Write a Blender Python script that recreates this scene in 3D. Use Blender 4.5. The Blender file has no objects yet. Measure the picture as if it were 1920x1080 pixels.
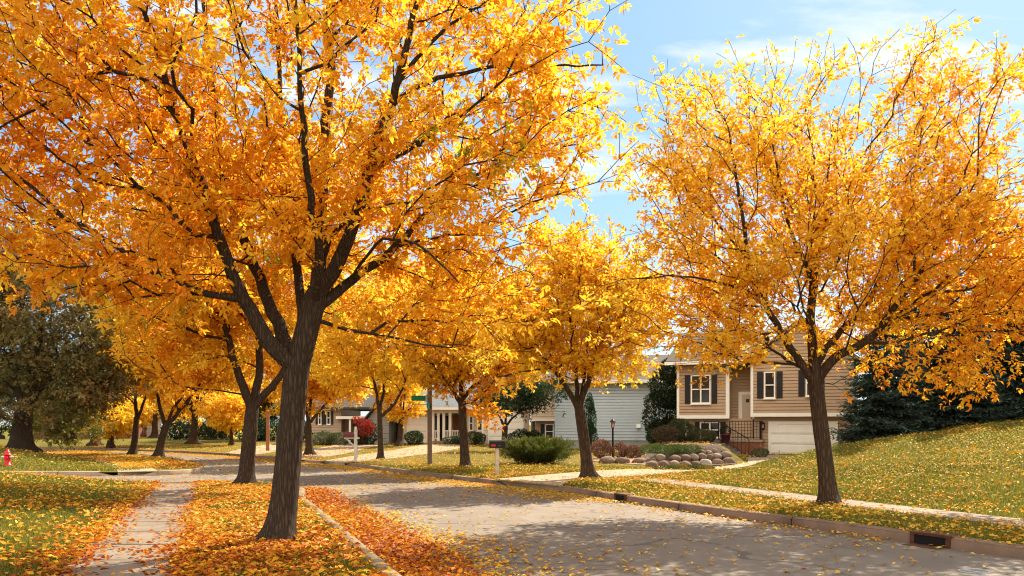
import bpy, bmesh, math
import numpy as np
from mathutils import Vector, Matrix, noise
from mathutils.geometry import delaunay_2d_cdt
R = math.radians
rng = np.random.default_rng(11)
sc = bpy.context.scene
col = sc.collection

# ------------------------------------------------------------------ camera geometry (pixels of the 1920x1080 photograph -> metres)
F, H, HY = 1600.0, 1.65, 797.0
def PX(px, py, Y):
    return np.array([(px-960)/F*Y, Y, H-(py-HY)/F*Y])
def G(px, py, z=0.0):
    Y = F*(H-z)/(py-HY)
    return np.array([(px-960)/F*Y, Y, z])

cam_d = bpy.data.cameras.new("camera"); cam = bpy.data.objects.new("camera", cam_d); col.objects.link(cam)
cam.location = (0, 0, H); cam.rotation_euler = (R(90), 0, 0)
cam_d.sensor_width = 36; cam_d.lens = 36*F/1920; cam_d.shift_y = (HY-540)/1920
cam_d.clip_start = .1; cam_d.clip_end = 6000
sc.camera = cam

# ------------------------------------------------------------------ materials
def nodes_of(name):
    m = bpy.data.materials.new(name); m.use_nodes = True
    nt = m.node_tree; nt.nodes.clear()
    return m, nt
class NB:
    def __init__(s, nt): s.nt = nt
    def n(s, typ, **kw):
        nd = s.nt.nodes.new(typ)
        for k, v in kw.items():
            if k.startswith('i_'):
                key = k[2:]; key = int(key) if key.isdigit() else key.replace('_', ' ')
                if hasattr(v, 'is_linked') or isinstance(v, bpy.types.NodeSocket): s.nt.links.new(v, nd.inputs[key])
                else: nd.inputs[key].default_value = v
            else: setattr(nd, k, v)
        return nd
    def link(s, a, b): s.nt.links.new(a, b)
    def noise(s, vec, scale, detail=4, rough=.55):
        return s.n('ShaderNodeTexNoise', i_Vector=vec, i_Scale=scale, i_Detail=detail, i_Roughness=rough).outputs[0]
    def ramp(s, fac, stops):
        r = s.n('ShaderNodeValToRGB', i_0=fac)
        el = r.color_ramp.elements
        while len(el) < len(stops): el.new(.5)
        for e, (p, c) in zip(el, stops):
            e.position = p; e.color = (*c, 1) if len(c) == 3 else c
        return r.outputs[0]
    def mix(s, fac, a, b, typ='MIX'):
        m = s.n('ShaderNodeMix', data_type='RGBA', blend_type=typ)
        for sock, v in ((m.inputs[0], fac), (m.inputs[6], a), (m.inputs[7], b)):
            if isinstance(v, bpy.types.NodeSocket): s.link(v, sock)
            else: sock.default_value = v if not isinstance(v, tuple) or len(v) == 4 else (*v, 1)
        return m.outputs[2]
    def math(s, op, a, b=0.0):
        m = s.n('ShaderNodeMath', operation=op)
        for sock, v in ((m.inputs[0], a), (m.inputs[1], b)):
            if isinstance(v, bpy.types.NodeSocket): s.link(v, sock)
            else: sock.default_value = v
        return m.outputs[0]
    def objco(s, scale=None):
        tc = s.n('ShaderNodeTexCoord').outputs['Object']
        if scale is None: return tc
        return s.n('ShaderNodeMapping', i_Vector=tc, i_Scale=scale).outputs[0]
    def bump(s, h, strength=.3, dist=.02):
        return s.n('ShaderNodeBump', i_Height=h, i_Strength=strength, i_Distance=dist).outputs[0]
    def out(s, color, rough=.7, normal=None, metal=0.0, spec=.3):
        p = s.n('ShaderNodeBsdfPrincipled')
        for key, v in (('Base Color', color), ('Roughness', rough), ('Metallic', metal), ('Specular IOR Level', spec)):
            if isinstance(v, bpy.types.NodeSocket): s.link(v, p.inputs[key])
            else: p.inputs[key].default_value = (*v, 1) if isinstance(v, tuple) and len(v) == 3 else v
        if normal is not None: s.link(normal, p.inputs['Normal'])
        o = s.n('ShaderNodeOutputMaterial'); s.link(p.outputs[0], o.inputs[0])
        return p

def mat_plain(name, c, rough=.6, var=.12, scale=6., bump=.0, metal=0., spec=.3):
    m, nt = nodes_of(name); b = NB(nt); co = b.objco()
    f = b.noise(co, scale, 5)
    k1 = tuple(x*(1-var) for x in c); k2 = tuple(min(1, x*(1+var)) for x in c)
    colr = b.ramp(f, [(.3, k1), (.7, k2)])
    nrm = b.bump(b.noise(co, scale*6, 3), bump, .01) if bump else None
    b.out(colr, rough, nrm, metal, spec); return m

def mat_leaf(name, trans=.5, rough=.45, spec=.35):
    m, nt = nodes_of(name); b = NB(nt)
    a = b.n('ShaderNodeAttribute', attribute_name='leafcol').outputs['Color']
    p = b.n('ShaderNodeBsdfPrincipled', i_Base_Color=a, i_Roughness=rough)
    p.inputs['Specular IOR Level'].default_value = spec
    t = b.n('ShaderNodeBsdfTranslucent', i_Color=a)
    mx = b.n('ShaderNodeMixShader', i_0=trans); b.link(p.outputs[0], mx.inputs[1]); b.link(t.outputs[0], mx.inputs[2])
    o = b.n('ShaderNodeOutputMaterial'); b.link(mx.outputs[0], o.inputs[0]); return m

def mat_bark(name, c1, c2, sc_=1.0):
    m, nt = nodes_of(name); b = NB(nt)
    co = b.objco((26*sc_, 26*sc_, 4.2*sc_)); co2 = b.objco()
    wob = b.n('ShaderNodeVectorMath', operation='ADD', i_0=co).outputs[0].node
    nz = b.n('ShaderNodeTexNoise', i_Vector=co, i_Scale=.7, i_Detail=3.0)
    sca = b.n('ShaderNodeVectorMath', operation='SCALE', i_0=nz.outputs['Color']); sca.inputs['Scale'].default_value = 1.1
    b.link(sca.outputs[0], wob.inputs[1])
    v = b.n('ShaderNodeTexVoronoi', feature='DISTANCE_TO_EDGE', i_Vector=wob.outputs[0], i_Scale=.8).outputs['Distance']
    h = b.math('ADD', b.math('MINIMUM', b.math('MULTIPLY', v, 2.2), .8), b.math('MULTIPLY', b.noise(co, 2.5, 5), .5))
    colr = b.ramp(b.math('MULTIPLY', h, .8), [(.1, c1), (.75, c2)])
    colr = b.mix(b.math('MULTIPLY', b.noise(co2, 3.0, 4), .6), colr, tuple(x*.6 for x in c2), 'MIX')
    b.out(colr, .9, b.bump(h, .9, .03), 0, .15); return m

def mat_grass(name):
    m, nt = nodes_of(name); b = NB(nt); co = b.objco()
    big = b.noise(co, .35, 4); mid = b.noise(co, 3., 5, .65); fine = b.noise(b.objco((60, 60, 60)), 1.2, 3)
    c = b.mix(b.ramp(mid, [(.35, (0, 0, 0)), (.7, (1, 1, 1))]), (.085, .092, .012), (.18, .15, .018))
    c = b.mix(b.math('MULTIPLY', b.ramp(big, [(.4, (0, 0, 0)), (.65, (1, 1, 1))]), .45), c, (.17, .12, .02))
    c = b.mix(.55, c, b.mix(fine, (.5, .5, .5), (1, 1, 1)), 'MULTIPLY')
    # crumbs of leaves too small to model one by one
    v = b.n('ShaderNodeTexVoronoi', i_Vector=co, i_Scale=9.0, i_Randomness=1.0)
    msk = b.math('MULTIPLY', b.math('LESS_THAN', v.outputs['Distance'], .30), b.math('GREATER_THAN', b.noise(co, 1.1, 4), .50))
    lc = b.ramp(b.n('ShaderNodeSeparateColor', i_0=v.outputs['Color']).outputs[0], [(.1, (.30, .09, .015)), (.45, (.45, .2, .02)), (.9, (.55, .36, .06))])
    c = b.mix(b.math('MULTIPLY', msk, .8), c, lc)
    b.out(c, .95, b.bump(b.math('ADD', fine, mid), .6, .05), 0, .1); return m

def mat_road(name):
    m, nt = nodes_of(name); b = NB(nt); co = b.objco()
    fine = b.noise(co, 140., 3, .7); mid = b.noise(co, 1.6, 6, .6)
    streak = b.noise(b.n('ShaderNodeMapping', i_Vector=co, i_Rotation=(0, 0, R(19)), i_Scale=(2.2, .18, 1)).outputs[0], 1.0, 5)
    c = b.mix(b.ramp(mid, [(.3, (0, 0, 0)), (.7, (1, 1, 1))]), (.160, .130, .103), (.210, .172, .136))
    c = b.mix(b.math('MULTIPLY', b.ramp(streak, [(.45, (0, 0, 0)), (.7, (1, 1, 1))]), .5), c, (.15, .122, .10))
    c = b.mix(.75, c, b.ramp(fine, [(.25, (.45, .45, .45)), (.5, (.95, .95, .95)), (.75, (1.35, 1.3, 1.25))]), 'MULTIPLY')
    patch = b.n('ShaderNodeTexVoronoi', i_Vector=b.n('ShaderNodeMapping', i_Vector=co, i_Rotation=(0, 0, R(19)), i_Scale=(.30, .10, 1)).outputs[0], i_Scale=1.)
    pg_ = b.n('ShaderNodeSeparateColor', i_0=patch.outputs['Color']).outputs[0]
    c = b.mix(.6, c, b.ramp(pg_, [(.0, (.86, .86, .86)), (1., (1.1, 1.1, 1.1))]), 'MULTIPLY')
    stain = b.ramp(b.noise(co, .55, 7, .7), [(.56, (1, 1, 1)), (.72, (.62, .6, .58))]); c = b.mix(.8, c, stain, 'MULTIPLY')
    wv = b.n('ShaderNodeTexNoise', i_Vector=co, i_Scale=.8, i_Detail=5.0)
    ad = b.n('ShaderNodeVectorMath', operation='ADD', i_0=co, i_1=wv.outputs['Color']).outputs[0]
    v = b.n('ShaderNodeTexVoronoi', feature='DISTANCE_TO_EDGE', i_Vector=ad, i_Scale=.28).outputs['Distance']
    crack = b.math('MULTIPLY', b.math('LESS_THAN', v, .0075), b.math('GREATER_THAN', b.noise(co, .5, 2), .40))
    c = b.mix(b.math('MULTIPLY', crack, .5), c, (.05, .042, .036))
    b.out(c, .85, b.bump(b.math('SUBTRACT', fine, crack), .35, .006), 0, .25); return m

def mat_concrete(name, c=(.36, .29, .23), red=0.):
    m, nt = nodes_of(name); b = NB(nt); co = b.objco()
    mid = b.noise(co, 2.2, 6, .65); fine = b.noise(co, 90., 3)
    cc = b.ramp(mid, [(.25, tuple(x*.66 for x in c)), (.55, c), (.8, tuple(min(1, x*1.2) for x in c))])
    cc = b.mix(.5, cc, b.ramp(fine, [(.3, (.65, .65, .65)), (.7, (1.15, 1.15, 1.15))]), 'MULTIPLY')
    b.out(cc, .9, b.bump(fine, .3, .006), 0, .2); return m

def mat_brick(name):
    m, nt = nodes_of(name); b = NB(nt)
    co = b.n('ShaderNodeMapping', i_Vector=b.n('ShaderNodeTexCoord').outputs['Object'], i_Rotation=(R(90), 0, 0)).outputs[0]
    bt = b.n('ShaderNodeTexBrick', i_Vector=co, i_Scale=4.5)
    bt.inputs['Color1'].default_value = (.44, .15, .055, 1); bt.inputs['Color2'].default_value = (.32, .10, .045, 1); bt.inputs['Mortar'].default_value = (.36, .24, .17, 1)
    b.out(bt.outputs[0], .85, b.bump(bt.outputs[1], .3, .01)); return m

def mat_shingle(name, c):
    m, nt = nodes_of(name); b = NB(nt)
    co = b.n('ShaderNodeMapping', i_Vector=b.n('ShaderNodeTexCoord').outputs['Object'], i_Rotation=(R(-65), 0, 0)).outputs[0]
    bt = b.n('ShaderNodeTexBrick', i_Vector=co, i_Scale=3.2)
    bt.inputs['Color1'].default_value = (*c, 1); bt.inputs['Color2'].default_value = (*[x*.7 for x in c], 1); bt.inputs['Mortar'].default_value = (*[x*.45 for x in c], 1)
    cc = b.mix(.4, bt.outputs[0], b.noise(b.objco(), 2., 5), 'MULTIPLY')
    b.out(cc, .9, b.bump(bt.outputs[1], .3, .02)); return m

def mat_glass(name):
    m, nt = nodes_of(name); b = NB(nt)
    c = b.ramp(b.noise(b.objco(), 1.4, 2), [(.35, (.012, .014, .016)), (.65, (.045, .04, .035))])
    b.out(c, .10, None, 0, .35); return m

M = {}
M['leaf'] = mat_leaf('autumn_leaf', .62, .5, .22)
M['leaf_green'] = mat_leaf('green_leaf', .36, .55, .25)
M['needle'] = mat_leaf('conifer_needle', .10, .8, .12)
M['litter'] = mat_leaf('fallen_leaf', .25, .6, .12)
M['grassblade'] = mat_leaf('grass_blade', .4, .6)
M['bark'] = mat_bark('bark', (.012, .008, .006), (.085, .057, .038), 1.25)
M['bark2'] = mat_bark('bark_brown', (.016, .0095, .006), (.10, .062, .038), 1.0)
M['grass'] = mat_grass('lawn_grass')
M['road'] = mat_road('asphalt')
M['walk'] = mat_concrete('sidewalk_concrete', (.215, .17, .13))
M['drive'] = mat_concrete('driveway_concrete', (.36, .27, .185))
M['walkr'] = mat_concrete('verge_walk_concrete', (.27, .205, .15))
M['curb'] = mat_concrete('curb_concrete', (.22, .145, .10))
M['curb_left'] = mat_concrete('curb_concrete_grey', (.24, .185, .12))
M['mulch'] = mat_plain('mulch', (.24, .15, .105), .95, .6, 22, .8)
M['soil'] = mat_plain('soil', (.06, .035, .02), .95, .4, 9, .5)
M['taupe'] = mat_plain('taupe_siding', (.43, .285, .17), .6, .06, 2)
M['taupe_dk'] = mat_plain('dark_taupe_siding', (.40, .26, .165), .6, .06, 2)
M['beige'] = mat_plain('beige_siding', (.66, .51, .36), .6, .05, 2)
M['cream'] = mat_plain('cream_siding', (.60, .50, .34), .6, .05, 2)
M['blue'] = mat_plain('pale_blue_siding', (.50, .55, .585), .55, .05, 2)
M['greysiding'] = mat_plain('grey_siding', (.34, .33, .30), .6, .05, 2)
M['gbrown'] = mat_plain('grey_brown_siding', (.42, .32, .22), .6, .05, 2)
M['white'] = mat_plain('white_trim', (.84, .78, .68), .5, .04, 3)
M['door'] = mat_plain('door_cream', (.56, .44, .32), .45, .04, 3)
M['garage'] = mat_plain('garage_white', (.86, .80, .69), .5, .04, 2)
M['dark'] = mat_plain('black_shutter', (.018, .015, .017), .5, .2, 5)
M['iron'] = mat_plain('wrought_iron', (.012, .011, .011), .4, .2, 20, 0, .3)
M['rust'] = mat_plain('rusty_iron', (.085, .032, .016), .8, .4, 14, .4)
M['pit'] = mat_plain('drain_pit', (.008, .006, .005), .9)
M['brick'] = mat_brick('brick')
M['redbrown'] = mat_plain('red_brown_wall', (.20, .075, .04), .8, .15, 3)
M['roof'] = mat_shingle('grey_shingle', (.10, .088, .08))
M['roofblue'] = mat_shingle('blue_grey_shingle', (.20, .22, .24))
M['roofbrown'] = mat_shingle('brown_shingle', (.20, .14, .11))
M['glass'] = mat_glass('window_glass')
M['mailpost'] = mat_plain('weathered_white_paint', (.52, .46, .38), .7, .25, 9, .3)
M['post'] = mat_plain('weathered_post', (.15, .10, .07), .9, .25, 12, .4)
M['redpost'] = mat_plain('red_brown_post', (.32, .13, .06), .85, .2, 10, .3)
M['greensign'] = mat_plain('green_sign', (.0, .16, .075), .4, .05, 4)
M['steel'] = mat_plain('galvanised_steel', (.40, .38, .36), .4, .1, 8, 0, .7)
M['hydrant'] = mat_plain('red_enamel', (.62, .012, .012), .35, .08, 6)
M['lidiron'] = mat_plain('worn_grey_iron', (.20, .20, .21), .75, .3, 14, .3, 0, .2)
M['silver'] = mat_plain('silver_cap', (.55, .55, .56), .4, .1, 8, 0, .5)
M['redflag'] = mat_plain('red_flag', (.5, .02, .02), .4)
M['redpot'] = mat_plain('dark_red_pot', (.11, .015, .02), .45)
M['lampglass'] = mat_plain('amber_glass', (.55, .22, .12), .2)
M['core'] = mat_plain('shrub_inside', (.012, .010, .006), .95)

# ------------------------------------------------------------------ object helpers
def link(name, me, mat=None, parent=None, loc=None):
    if mat is not None and not me.materials: me.materials.append(mat)
    o = bpy.data.objects.new(name, me); col.objects.link(o)
    if parent is not None: o.parent = parent
    if loc is not None: o.location = loc
    return o
def tag(o, label=None, cat=None, group=None, kind=None):
    if label: o['label'] = label
    if cat: o['category'] = cat
    if group: o['group'] = group
    if kind: o['kind'] = kind
    return o
def empty(name, loc, rz=0., label=None, cat=None, group=None):
    o = bpy.data.objects.new(name, None); col.objects.link(o)
    o.location = tuple(float(v) for v in loc); o.rotation_euler = (0, 0, rz); o.empty_display_size = .2
    return tag(o, label, cat, group)

def mesh_np(name, V, Fc, colr=None, smooth=False):
    V = np.ascontiguousarray(V, np.float32); Fc = np.ascontiguousarray(Fc, np.int32)
    me = bpy.data.meshes.new(name); k = Fc.shape[1]
    me.vertices.add(len(V)); me.vertices.foreach_set('co', V.ravel())
    me.loops.add(Fc.size); me.loops.foreach_set('vertex_index', Fc.ravel())
    me.polygons.add(len(Fc)); me.polygons.foreach_set('loop_start', np.arange(0, Fc.size, k, dtype=np.int32))
    try: me.polygons.foreach_set('loop_total', np.full(len(Fc), k, np.int32))
    except Exception: pass
    if smooth: me.polygons.foreach_set('use_smooth', np.ones(len(Fc), bool))
    if colr is not None:
        a = me.color_attributes.new('leafcol', 'FLOAT_COLOR', 'POINT')
        c4 = np.ones((len(V), 4), np.float32); c4[:, :3] = colr
        a.data.foreach_set('color', c4.ravel())
    me.update(calc_edges=True); me.validate()
    return me

class MB:
    """collects simple solids into one mesh"""
    def __init__(s): s.v = []; s.f = []; s.sm = []
    def add(s, vs, fs, smooth=False):
        o = len(s.v); s.v += [tuple(map(float, p)) for p in vs]
        for f in fs: s.f.append([i+o for i in f]); s.sm.append(smooth)
    def box(s, x0, x1, y0, y1, z0, z1):
        s.add([(x, y, z) for z in (z0, z1) for x, y in ((x0, y0), (x1, y0), (x1, y1), (x0, y1))],
              [(3, 2, 1, 0), (4, 5, 6, 7), (0, 1, 5, 4), (1, 2, 6, 5), (2, 3, 7, 6), (3, 0, 4, 7)])
    def prism(s, pts, d0, d1, axis='y'):
        n = len(pts)
        def P(a, b, d): return (a, d, b) if axis == 'y' else ((a, b, d) if axis == 'z' else (d, a, b))
        s.add([P(a, b, d0) for a, b in pts]+[P(a, b, d1) for a, b in pts],
              [list(range(n)), list(range(2*n-1, n-1, -1))]+[(i, i+n, (i+1) % n+n, (i+1) % n) for i in range(n)])
    def tube(s, p, r, n=8, cap=True):
        p = np.array(p, float); r = np.broadcast_to(np.array(r, float), (len(p),))
        V, Fs = tube_np(p, r, n)
        s.add(V, Fs.tolist(), True)
        if cap:
            o = len(p)-1
            s.add(V[:n], [list(range(n))[::-1]]); s.add(V[-n:], [list(range(n))])
    def lathe(s, prof, c=(0, 0, 0), n=16):
        vs = []; fs = []
        for r, z in prof:
            for k in range(n):
                a = 2*math.pi*k/n; vs.append((c[0]+r*math.cos(a), c[1]+r*math.sin(a), c[2]+z))
        for i in range(len(prof)-1):
            for k in range(n):
                fs.append((i*n+k, i*n+(k+1) % n, (i+1)*n+(k+1) % n, (i+1)*n+k))
        s.add(vs, fs, True)
    def siding(s, x0, x1, z0, z1, y, step=.125, proud=.032, back=.25):
        """lapped boards facing -y"""
        z = z0; gp = step*.17
        while z < z1-1e-3:
            zt = min(z+step, z1); zg = min(zt, z+step-gp); o = -.012
            s.add([(x0, y-proud, z), (x1, y-proud, z), (x1, y+o, zg), (x0, y+o, zg), (x0, y+.03, z), (x1, y+.03, z), (x0, y+.03, zg), (x1, y+.03, zg), (x1, y+.03, zt), (x0, y+.03, zt)],
                  [(0, 1, 2, 3), (4, 5, 1, 0), (3, 2, 7, 6), (6, 7, 8, 9)])
            z = zt
        b0 = y+.03
        s.add([(x0, b0, z0), (x0, y+back, z0), (x0, y+back, z1), (x0, b0, z1), (x1, b0, z0), (x1, y+back, z0), (x1, y+back, z1), (x1, b0, z1)],
              [(0, 1, 2, 3), (7, 6, 5, 4), (0, 4, 5, 1), (3, 2, 6, 7)])
    def build(s, name, mat, parent=None, loc=None, bevel=0):
        me = bpy.data.meshes.new(name); me.from_pydata(s.v, [], s.f)
        me.polygons.foreach_set('use_smooth', s.sm); me.update()
        o = link(name, me, mat, parent, loc)
        if bevel:
            b = o.modifiers.new('bevel', 'BEVEL'); b.width = bevel; b.segments = 2; b.limit_method = 'ANGLE'
        return o

def frames(p):
    t = np.gradient(p, axis=0); t /= np.linalg.norm(t, axis=1)[:, None]+1e-9
    ref = np.array([.31, .95, .1]) if abs(t[0] @ np.array([.31, .95, .1])) < .9 else np.array([1., 0, 0])
    U = np.zeros_like(p); W = np.zeros_like(p)
    u = ref-(ref @ t[0])*t[0]; u /= np.linalg.norm(u)
    for i in range(len(p)):
        u = u-(u @ t[i])*t[i]; u /= np.linalg.norm(u)+1e-9
        U[i] = u; W[i] = np.cross(t[i], u)
    return U, W
def tube_np(p, r, n, wob=0., seed=0):
    U, W = frames(p); a = np.linspace(0, 2*np.pi, n, endpoint=False)
    rr = r[:, None]*np.ones(n)[None]
    if wob:
        g = np.random.default_rng(seed); ph = g.uniform(0, 6.28, 4)
        zz = np.arange(len(p))[:, None]*.5
        rr = rr*(1+wob*(np.sin(3*a+ph[0]+zz*.35)+.6*np.sin(5*a+ph[1]-zz*.5)+.5*np.sin(2*a+zz*.9+ph[2])))
    V = p[:, None]+rr[..., None]*(np.cos(a)[None, :, None]*U[:, None]+np.sin(a)[None, :, None]*W[:, None])
    m = len(p); i = np.arange(m-1)[:, None]*n; k = np.arange(n)[None]
    q = np.stack([i+k, i+(k+1) % n, i+n+(k+1) % n, i+n+k], -1).reshape(-1, 4)
    return V.reshape(-1, 3), q

def spline(pts, step):
    """Catmull-Rom through pts, resampled at about step"""
    p = np.array(pts, float)
    if len(p) == 2:
        n = max(2, int(np.ceil(np.linalg.norm(p[1]-p[0])/step))+1)
        return p[0]+(p[1]-p[0])*np.linspace(0, 1, n)[:, None]
    e = np.vstack([2*p[0]-p[1], p, 2*p[-1]-p[-2]]); out = []
    for i in range(1, len(e)-2):
        n = max(2, int(np.ceil(np.linalg.norm(e[i+1]-e[i])/step)))
        t = np.linspace(0, 1, n, endpoint=False)[:, None]
        a, b, c, d = e[i-1], e[i], e[i+1], e[i+2]
        out.append(.5*(2*b+(c-a)*t+(2*a-5*b+4*c-d)*t*t+(3*b-a-3*c+d)*t**3))
    return np.vstack(out+[p[-1:]])

# ------------------------------------------------------------------ terrain
def smooth(a, b, x):
    t = np.clip((x-a)/(b-a), 0, 1); return t*t*(3-2*t)
D = np.array([-.326, .945]); N = np.array([.945, .326])
def lx(t, Y): return (t-.326*Y)/.945            # x of the line at offset t from the left-hand street axis
T_CURB = 1.76
left_curb_near = [(lx(T_CURB, -4), -4), (lx(T_CURB, 6), 6), (lx(T_CURB, 14), 14), (lx(T_CURB, 18.3), 18.3), (-5.0, 20.5), (-5.9, 21.8), (-7.6, 22.45), (-9.6, 22.6), (-14.7, 23.2), (-24, 24.9), (-60, 32)]
far_curb = [(-60, 36.5), (-28, 29.7), (-20, 28.2), (-15.4, 27.65), (-12.5, 27.6), (-11.3, 28.2), (-10.8, 29.5), (-11.5, 31.5), (-12.9, 34.6), (-14.9, 38.4), (-17.2, 42), (-21.6, 46.6), (-29, 51), (-42, 56), (-75, 62)]
right_curb = [(11.6, -4), (8.9, 4.6), (7.3, 8.4), (6.23, 10.6), (5.14, 12.85), (3.42, 16.1), (1.18, 21.), (.32, 22.25), (-.51, 23.5), (-2.71, 27.1), (-6.6, 34.), (-8.0, 35.8), (-9.3, 37.4), (-13.2, 43), (-18, 48.5), (-24, 53.5), (-32, 57.5), (-48, 63), (-75, 69.5)]
LC = spline(left_curb_near, .5); FC = spline(far_curb, .6); RC = spline(right_curb, .5)
rc_y = RC[:, 1]; rc_x = RC[:, 0]
def XR(Y): return np.interp(Y, rc_y, rc_x)
sw_a = np.array([(13.6, -.4), (8.12, 13.55), (4.14, 23.7)])
def YS(X): return 23.7-(X-4.14)/.392
zc_x = [6.8, 7.5, 8.25, 9.2, 11.4, 14, 18, 30, 60]; zc_z = [.0, .02, .05, .24, .68, 1.02, 1.42, 2.2, 3.2]
def Zl(X, Y):
    X = np.asarray(X, float); Y = np.asarray(Y, float)
    t = X*.945+Y*.326
    z = np.full(np.broadcast(X, Y).shape, .13)
    # near left lawn swells gently away from the walk
    zl = .13+.07*np.clip(-1.9-t, 0, 14)
    left = (t < -.9) & (Y < 25.)
    z = np.where(left, zl, z)
    # lot beyond the side street, a mound under the dark tree
    fx = np.interp(Y, [27.6, 33, 38.6, 44, 56], [-12.8, -15.4, -18.8, -23.5, -38])
    zf = .13+np.minimum(.15*np.clip(fx-X-.6, 0, 30), 1.25)*smooth(27.8, 34, Y)
    z = np.where((Y >= 25.) & (X < XR(Y)-4), zf, z)
    # right side
    dr = X-XR(Y); right = dr > -1.
    zr = .13+.008*np.clip(dr-2, 0, 40)
    zc = np.interp(X, zc_x, zc_z); ys = YS(X)
    w = np.clip((Y-ys)/(30-np.minimum(ys, 28.)), 0, 1); w = np.where(Y < 30, w**1.15, 1.)
    fall = 1-smooth(30.2, 33.2, Y)*(1-smooth(14.2, 17., X))
    zr = zr+zc*w*fall
    zr = zr-.17*np.exp(-((X-6.8)/3.4)**2-((Y-31.0)/2.6)**2)
    bed = .60*smooth(33.5, 34.6, Y)*smooth(5.2, 7.0, X)*(1-smooth(8.5, 9.3, X))*(1-smooth(41, 44, Y))
    zr = zr+bed
    z = np.where(right, zr, z)
    return z
def Z1(x, y): return float(Zl(np.array([x]), np.array([y]))[0])

def inside(poly, X, Y):
    c = np.zeros(X.shape, bool); n = len(poly)
    for i in range(n):
        x0, y0 = poly[i]; x1, y1 = poly[(i+1) % n]
        if y0 == y1: continue
        k = ((y0 > Y) != (y1 > Y)) & (X < (x1-x0)*(Y-y0)/(y1-y0)+x0)
        c ^= k
    return c
def sheet(name, poly, zf, mat, grid, label=None):
    poly = np.array(poly, float)
    pts = [poly]
    for (x0, x1, y0, y1, st) in grid:
        gx, gy = np.meshgrid(np.arange(x0, x1, st), np.arange(y0, y1, st)); gx = gx.ravel(); gy = gy.ravel()
        gx = gx+rng.uniform(-.2, .2, len(gx))*st; gy = gy+rng.uniform(-.2, .2, len(gy))*st
        k = inside(poly, gx, gy)
        P = np.stack([gx[k], gy[k]], 1)
        d = np.full(len(P), 1e9)
        for q in poly: d = np.minimum(d, (P[:, 0]-q[0])**2+(P[:, 1]-q[1])**2)
        pts.append(P[d > (.35*st)**2])
    A = np.vstack(pts); n = len(poly)
    vs, es, fs, *_ = delaunay_2d_cdt([Vector(p) for p in A], [], [list(range(n))], 1, 1e-4)
    V = np.array([(v.x, v.y) for v in vs]); z = zf(V[:, 0], V[:, 1])
    fs = [f if (V[f[1]]-V[f[0]])[0]*(V[f[2]]-V[f[0]])[1]-(V[f[1]]-V[f[0]])[1]*(V[f[2]]-V[f[0]])[0] > 0 else f[::-1] for f in fs]
    me = mesh_np(name, np.column_stack([V, z]), np.array(fs), None, True)
    return tag(link(name, me, mat), kind='structure')

road_poly = np.vstack([LC, FC, RC[::-1]])
zero = lambda X, Y: np.zeros(len(X))
road = sheet('road', road_poly, zero, M['road'], [(-8, 12, -4, 26, 1.5), (-76, 12, 26, 75, 4)])
lawnL = sheet('lawn', np.vstack([LC, [(-60, -4)]]), Zl, M['grass'], [(-30, 4, -4, 27, .9), (-60, -30, -4, 34, 4)])
lawnF = sheet('lawn', np.vstack([FC, [(-75, 38.)]]), Zl, M['grass'], [(-40, -10, 27.5, 56, 1.0), (-75, -40, 36, 64, 4)])
rp = np.vstack([RC, [(-75, 140), (-30, 160), (60, 160), (95, 120), (95, 40), (70, -4)]])
lawnR = sheet('lawn', rp, Zl, M['grass'], [(-2, 26, -4, 46, .7), (-45, -2, 24, 70, 1.6), (26, 95, -4, 60, 5), (-2, 40, 46, 80, 2.), (-75, 95, 70, 160, 8)])
g = MB(); S = 3000
g.add([(-S, -S, -.35), (S, -S, -.35), (S, S, -.35), (-S, S, -.35)], [(0, 1, 2, 3)])
tag(g.build('ground', M['grass']), kind='structure')

def strip(name, A, B, mat, lift, zf=None, slab=None, gap=.02):
    """paved strip between two polylines of equal length, cut into slabs with open joints; sides go down into the soil"""
    zf = zf or Zl
    A = np.array(A); B = np.array(B); V = []; Fs = []
    segs = [(i, i+1) for i in range(len(A)-1)]
    for i, j in segs:
        a0, a1, b0, b1 = A[i], A[j], B[i], B[j]
        if slab:
            da = (a1-a0)*gap; db = (b1-b0)*gap
            a0, a1, b0, b1 = a0+da, a1-da, b0+db, b1-db
        o = len(V); jz = rng.uniform(-.004, .004) if slab else 0.
        for p in (a0, a1, b1, b0):
            z = float(zf(np.array([p[0]]), np.array([p[1]]))[0])+lift+jz
            V.append((p[0], p[1], z))
        for p in V[o:o+4]: V.append((p[0], p[1], p[2]-.3))
        Fs += [(o+3, o+2, o+1, o), (o, o+1, o+5, o+4), (o+1, o+2, o+6, o+5), (o+2, o+3, o+7, o+6), (o+3, o, o+4, o+7)]
    me = bpy.data.meshes.new(name); me.from_pydata(V, [], Fs); me.update()
    bm = bmesh.new(); bm.from_mesh(me); bmesh.ops.recalc_face_normals(bm, faces=bm.faces); bm.to_mesh(me); bm.free()
    return tag(link(name, me, mat), kind='structure')
ys = np.arange(-4.2, 22.4, 1.25)
strip('sidewalk', [(lx(-1.52, y), y) for y in ys], [(lx(-.41, y), y) for y in ys], M['walk'], .012, slab=True)
fw = spline([(-12.2, 27.85), (-13.8, 30.9), (-16.1, 34.8), (-19.2, 39.4), (-24.6, 44.6), (-32, 49)], 1.3)
fwn = np.gradient(fw, axis=0); fwn = np.stack([fwn[:, 1], -fwn[:, 0]], 1); fwn /= np.linalg.norm(fwn, axis=1)[:, None]
strip('sidewalk', fw-fwn*.6, fw+fwn*.6, M['drive'], .012, slab=True)
rs = spline(sw_a, 1.3)
strip('sidewalk', rs, rs+np.array([-.85, -.36]), M['walkr'], .014, slab=True)

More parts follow.
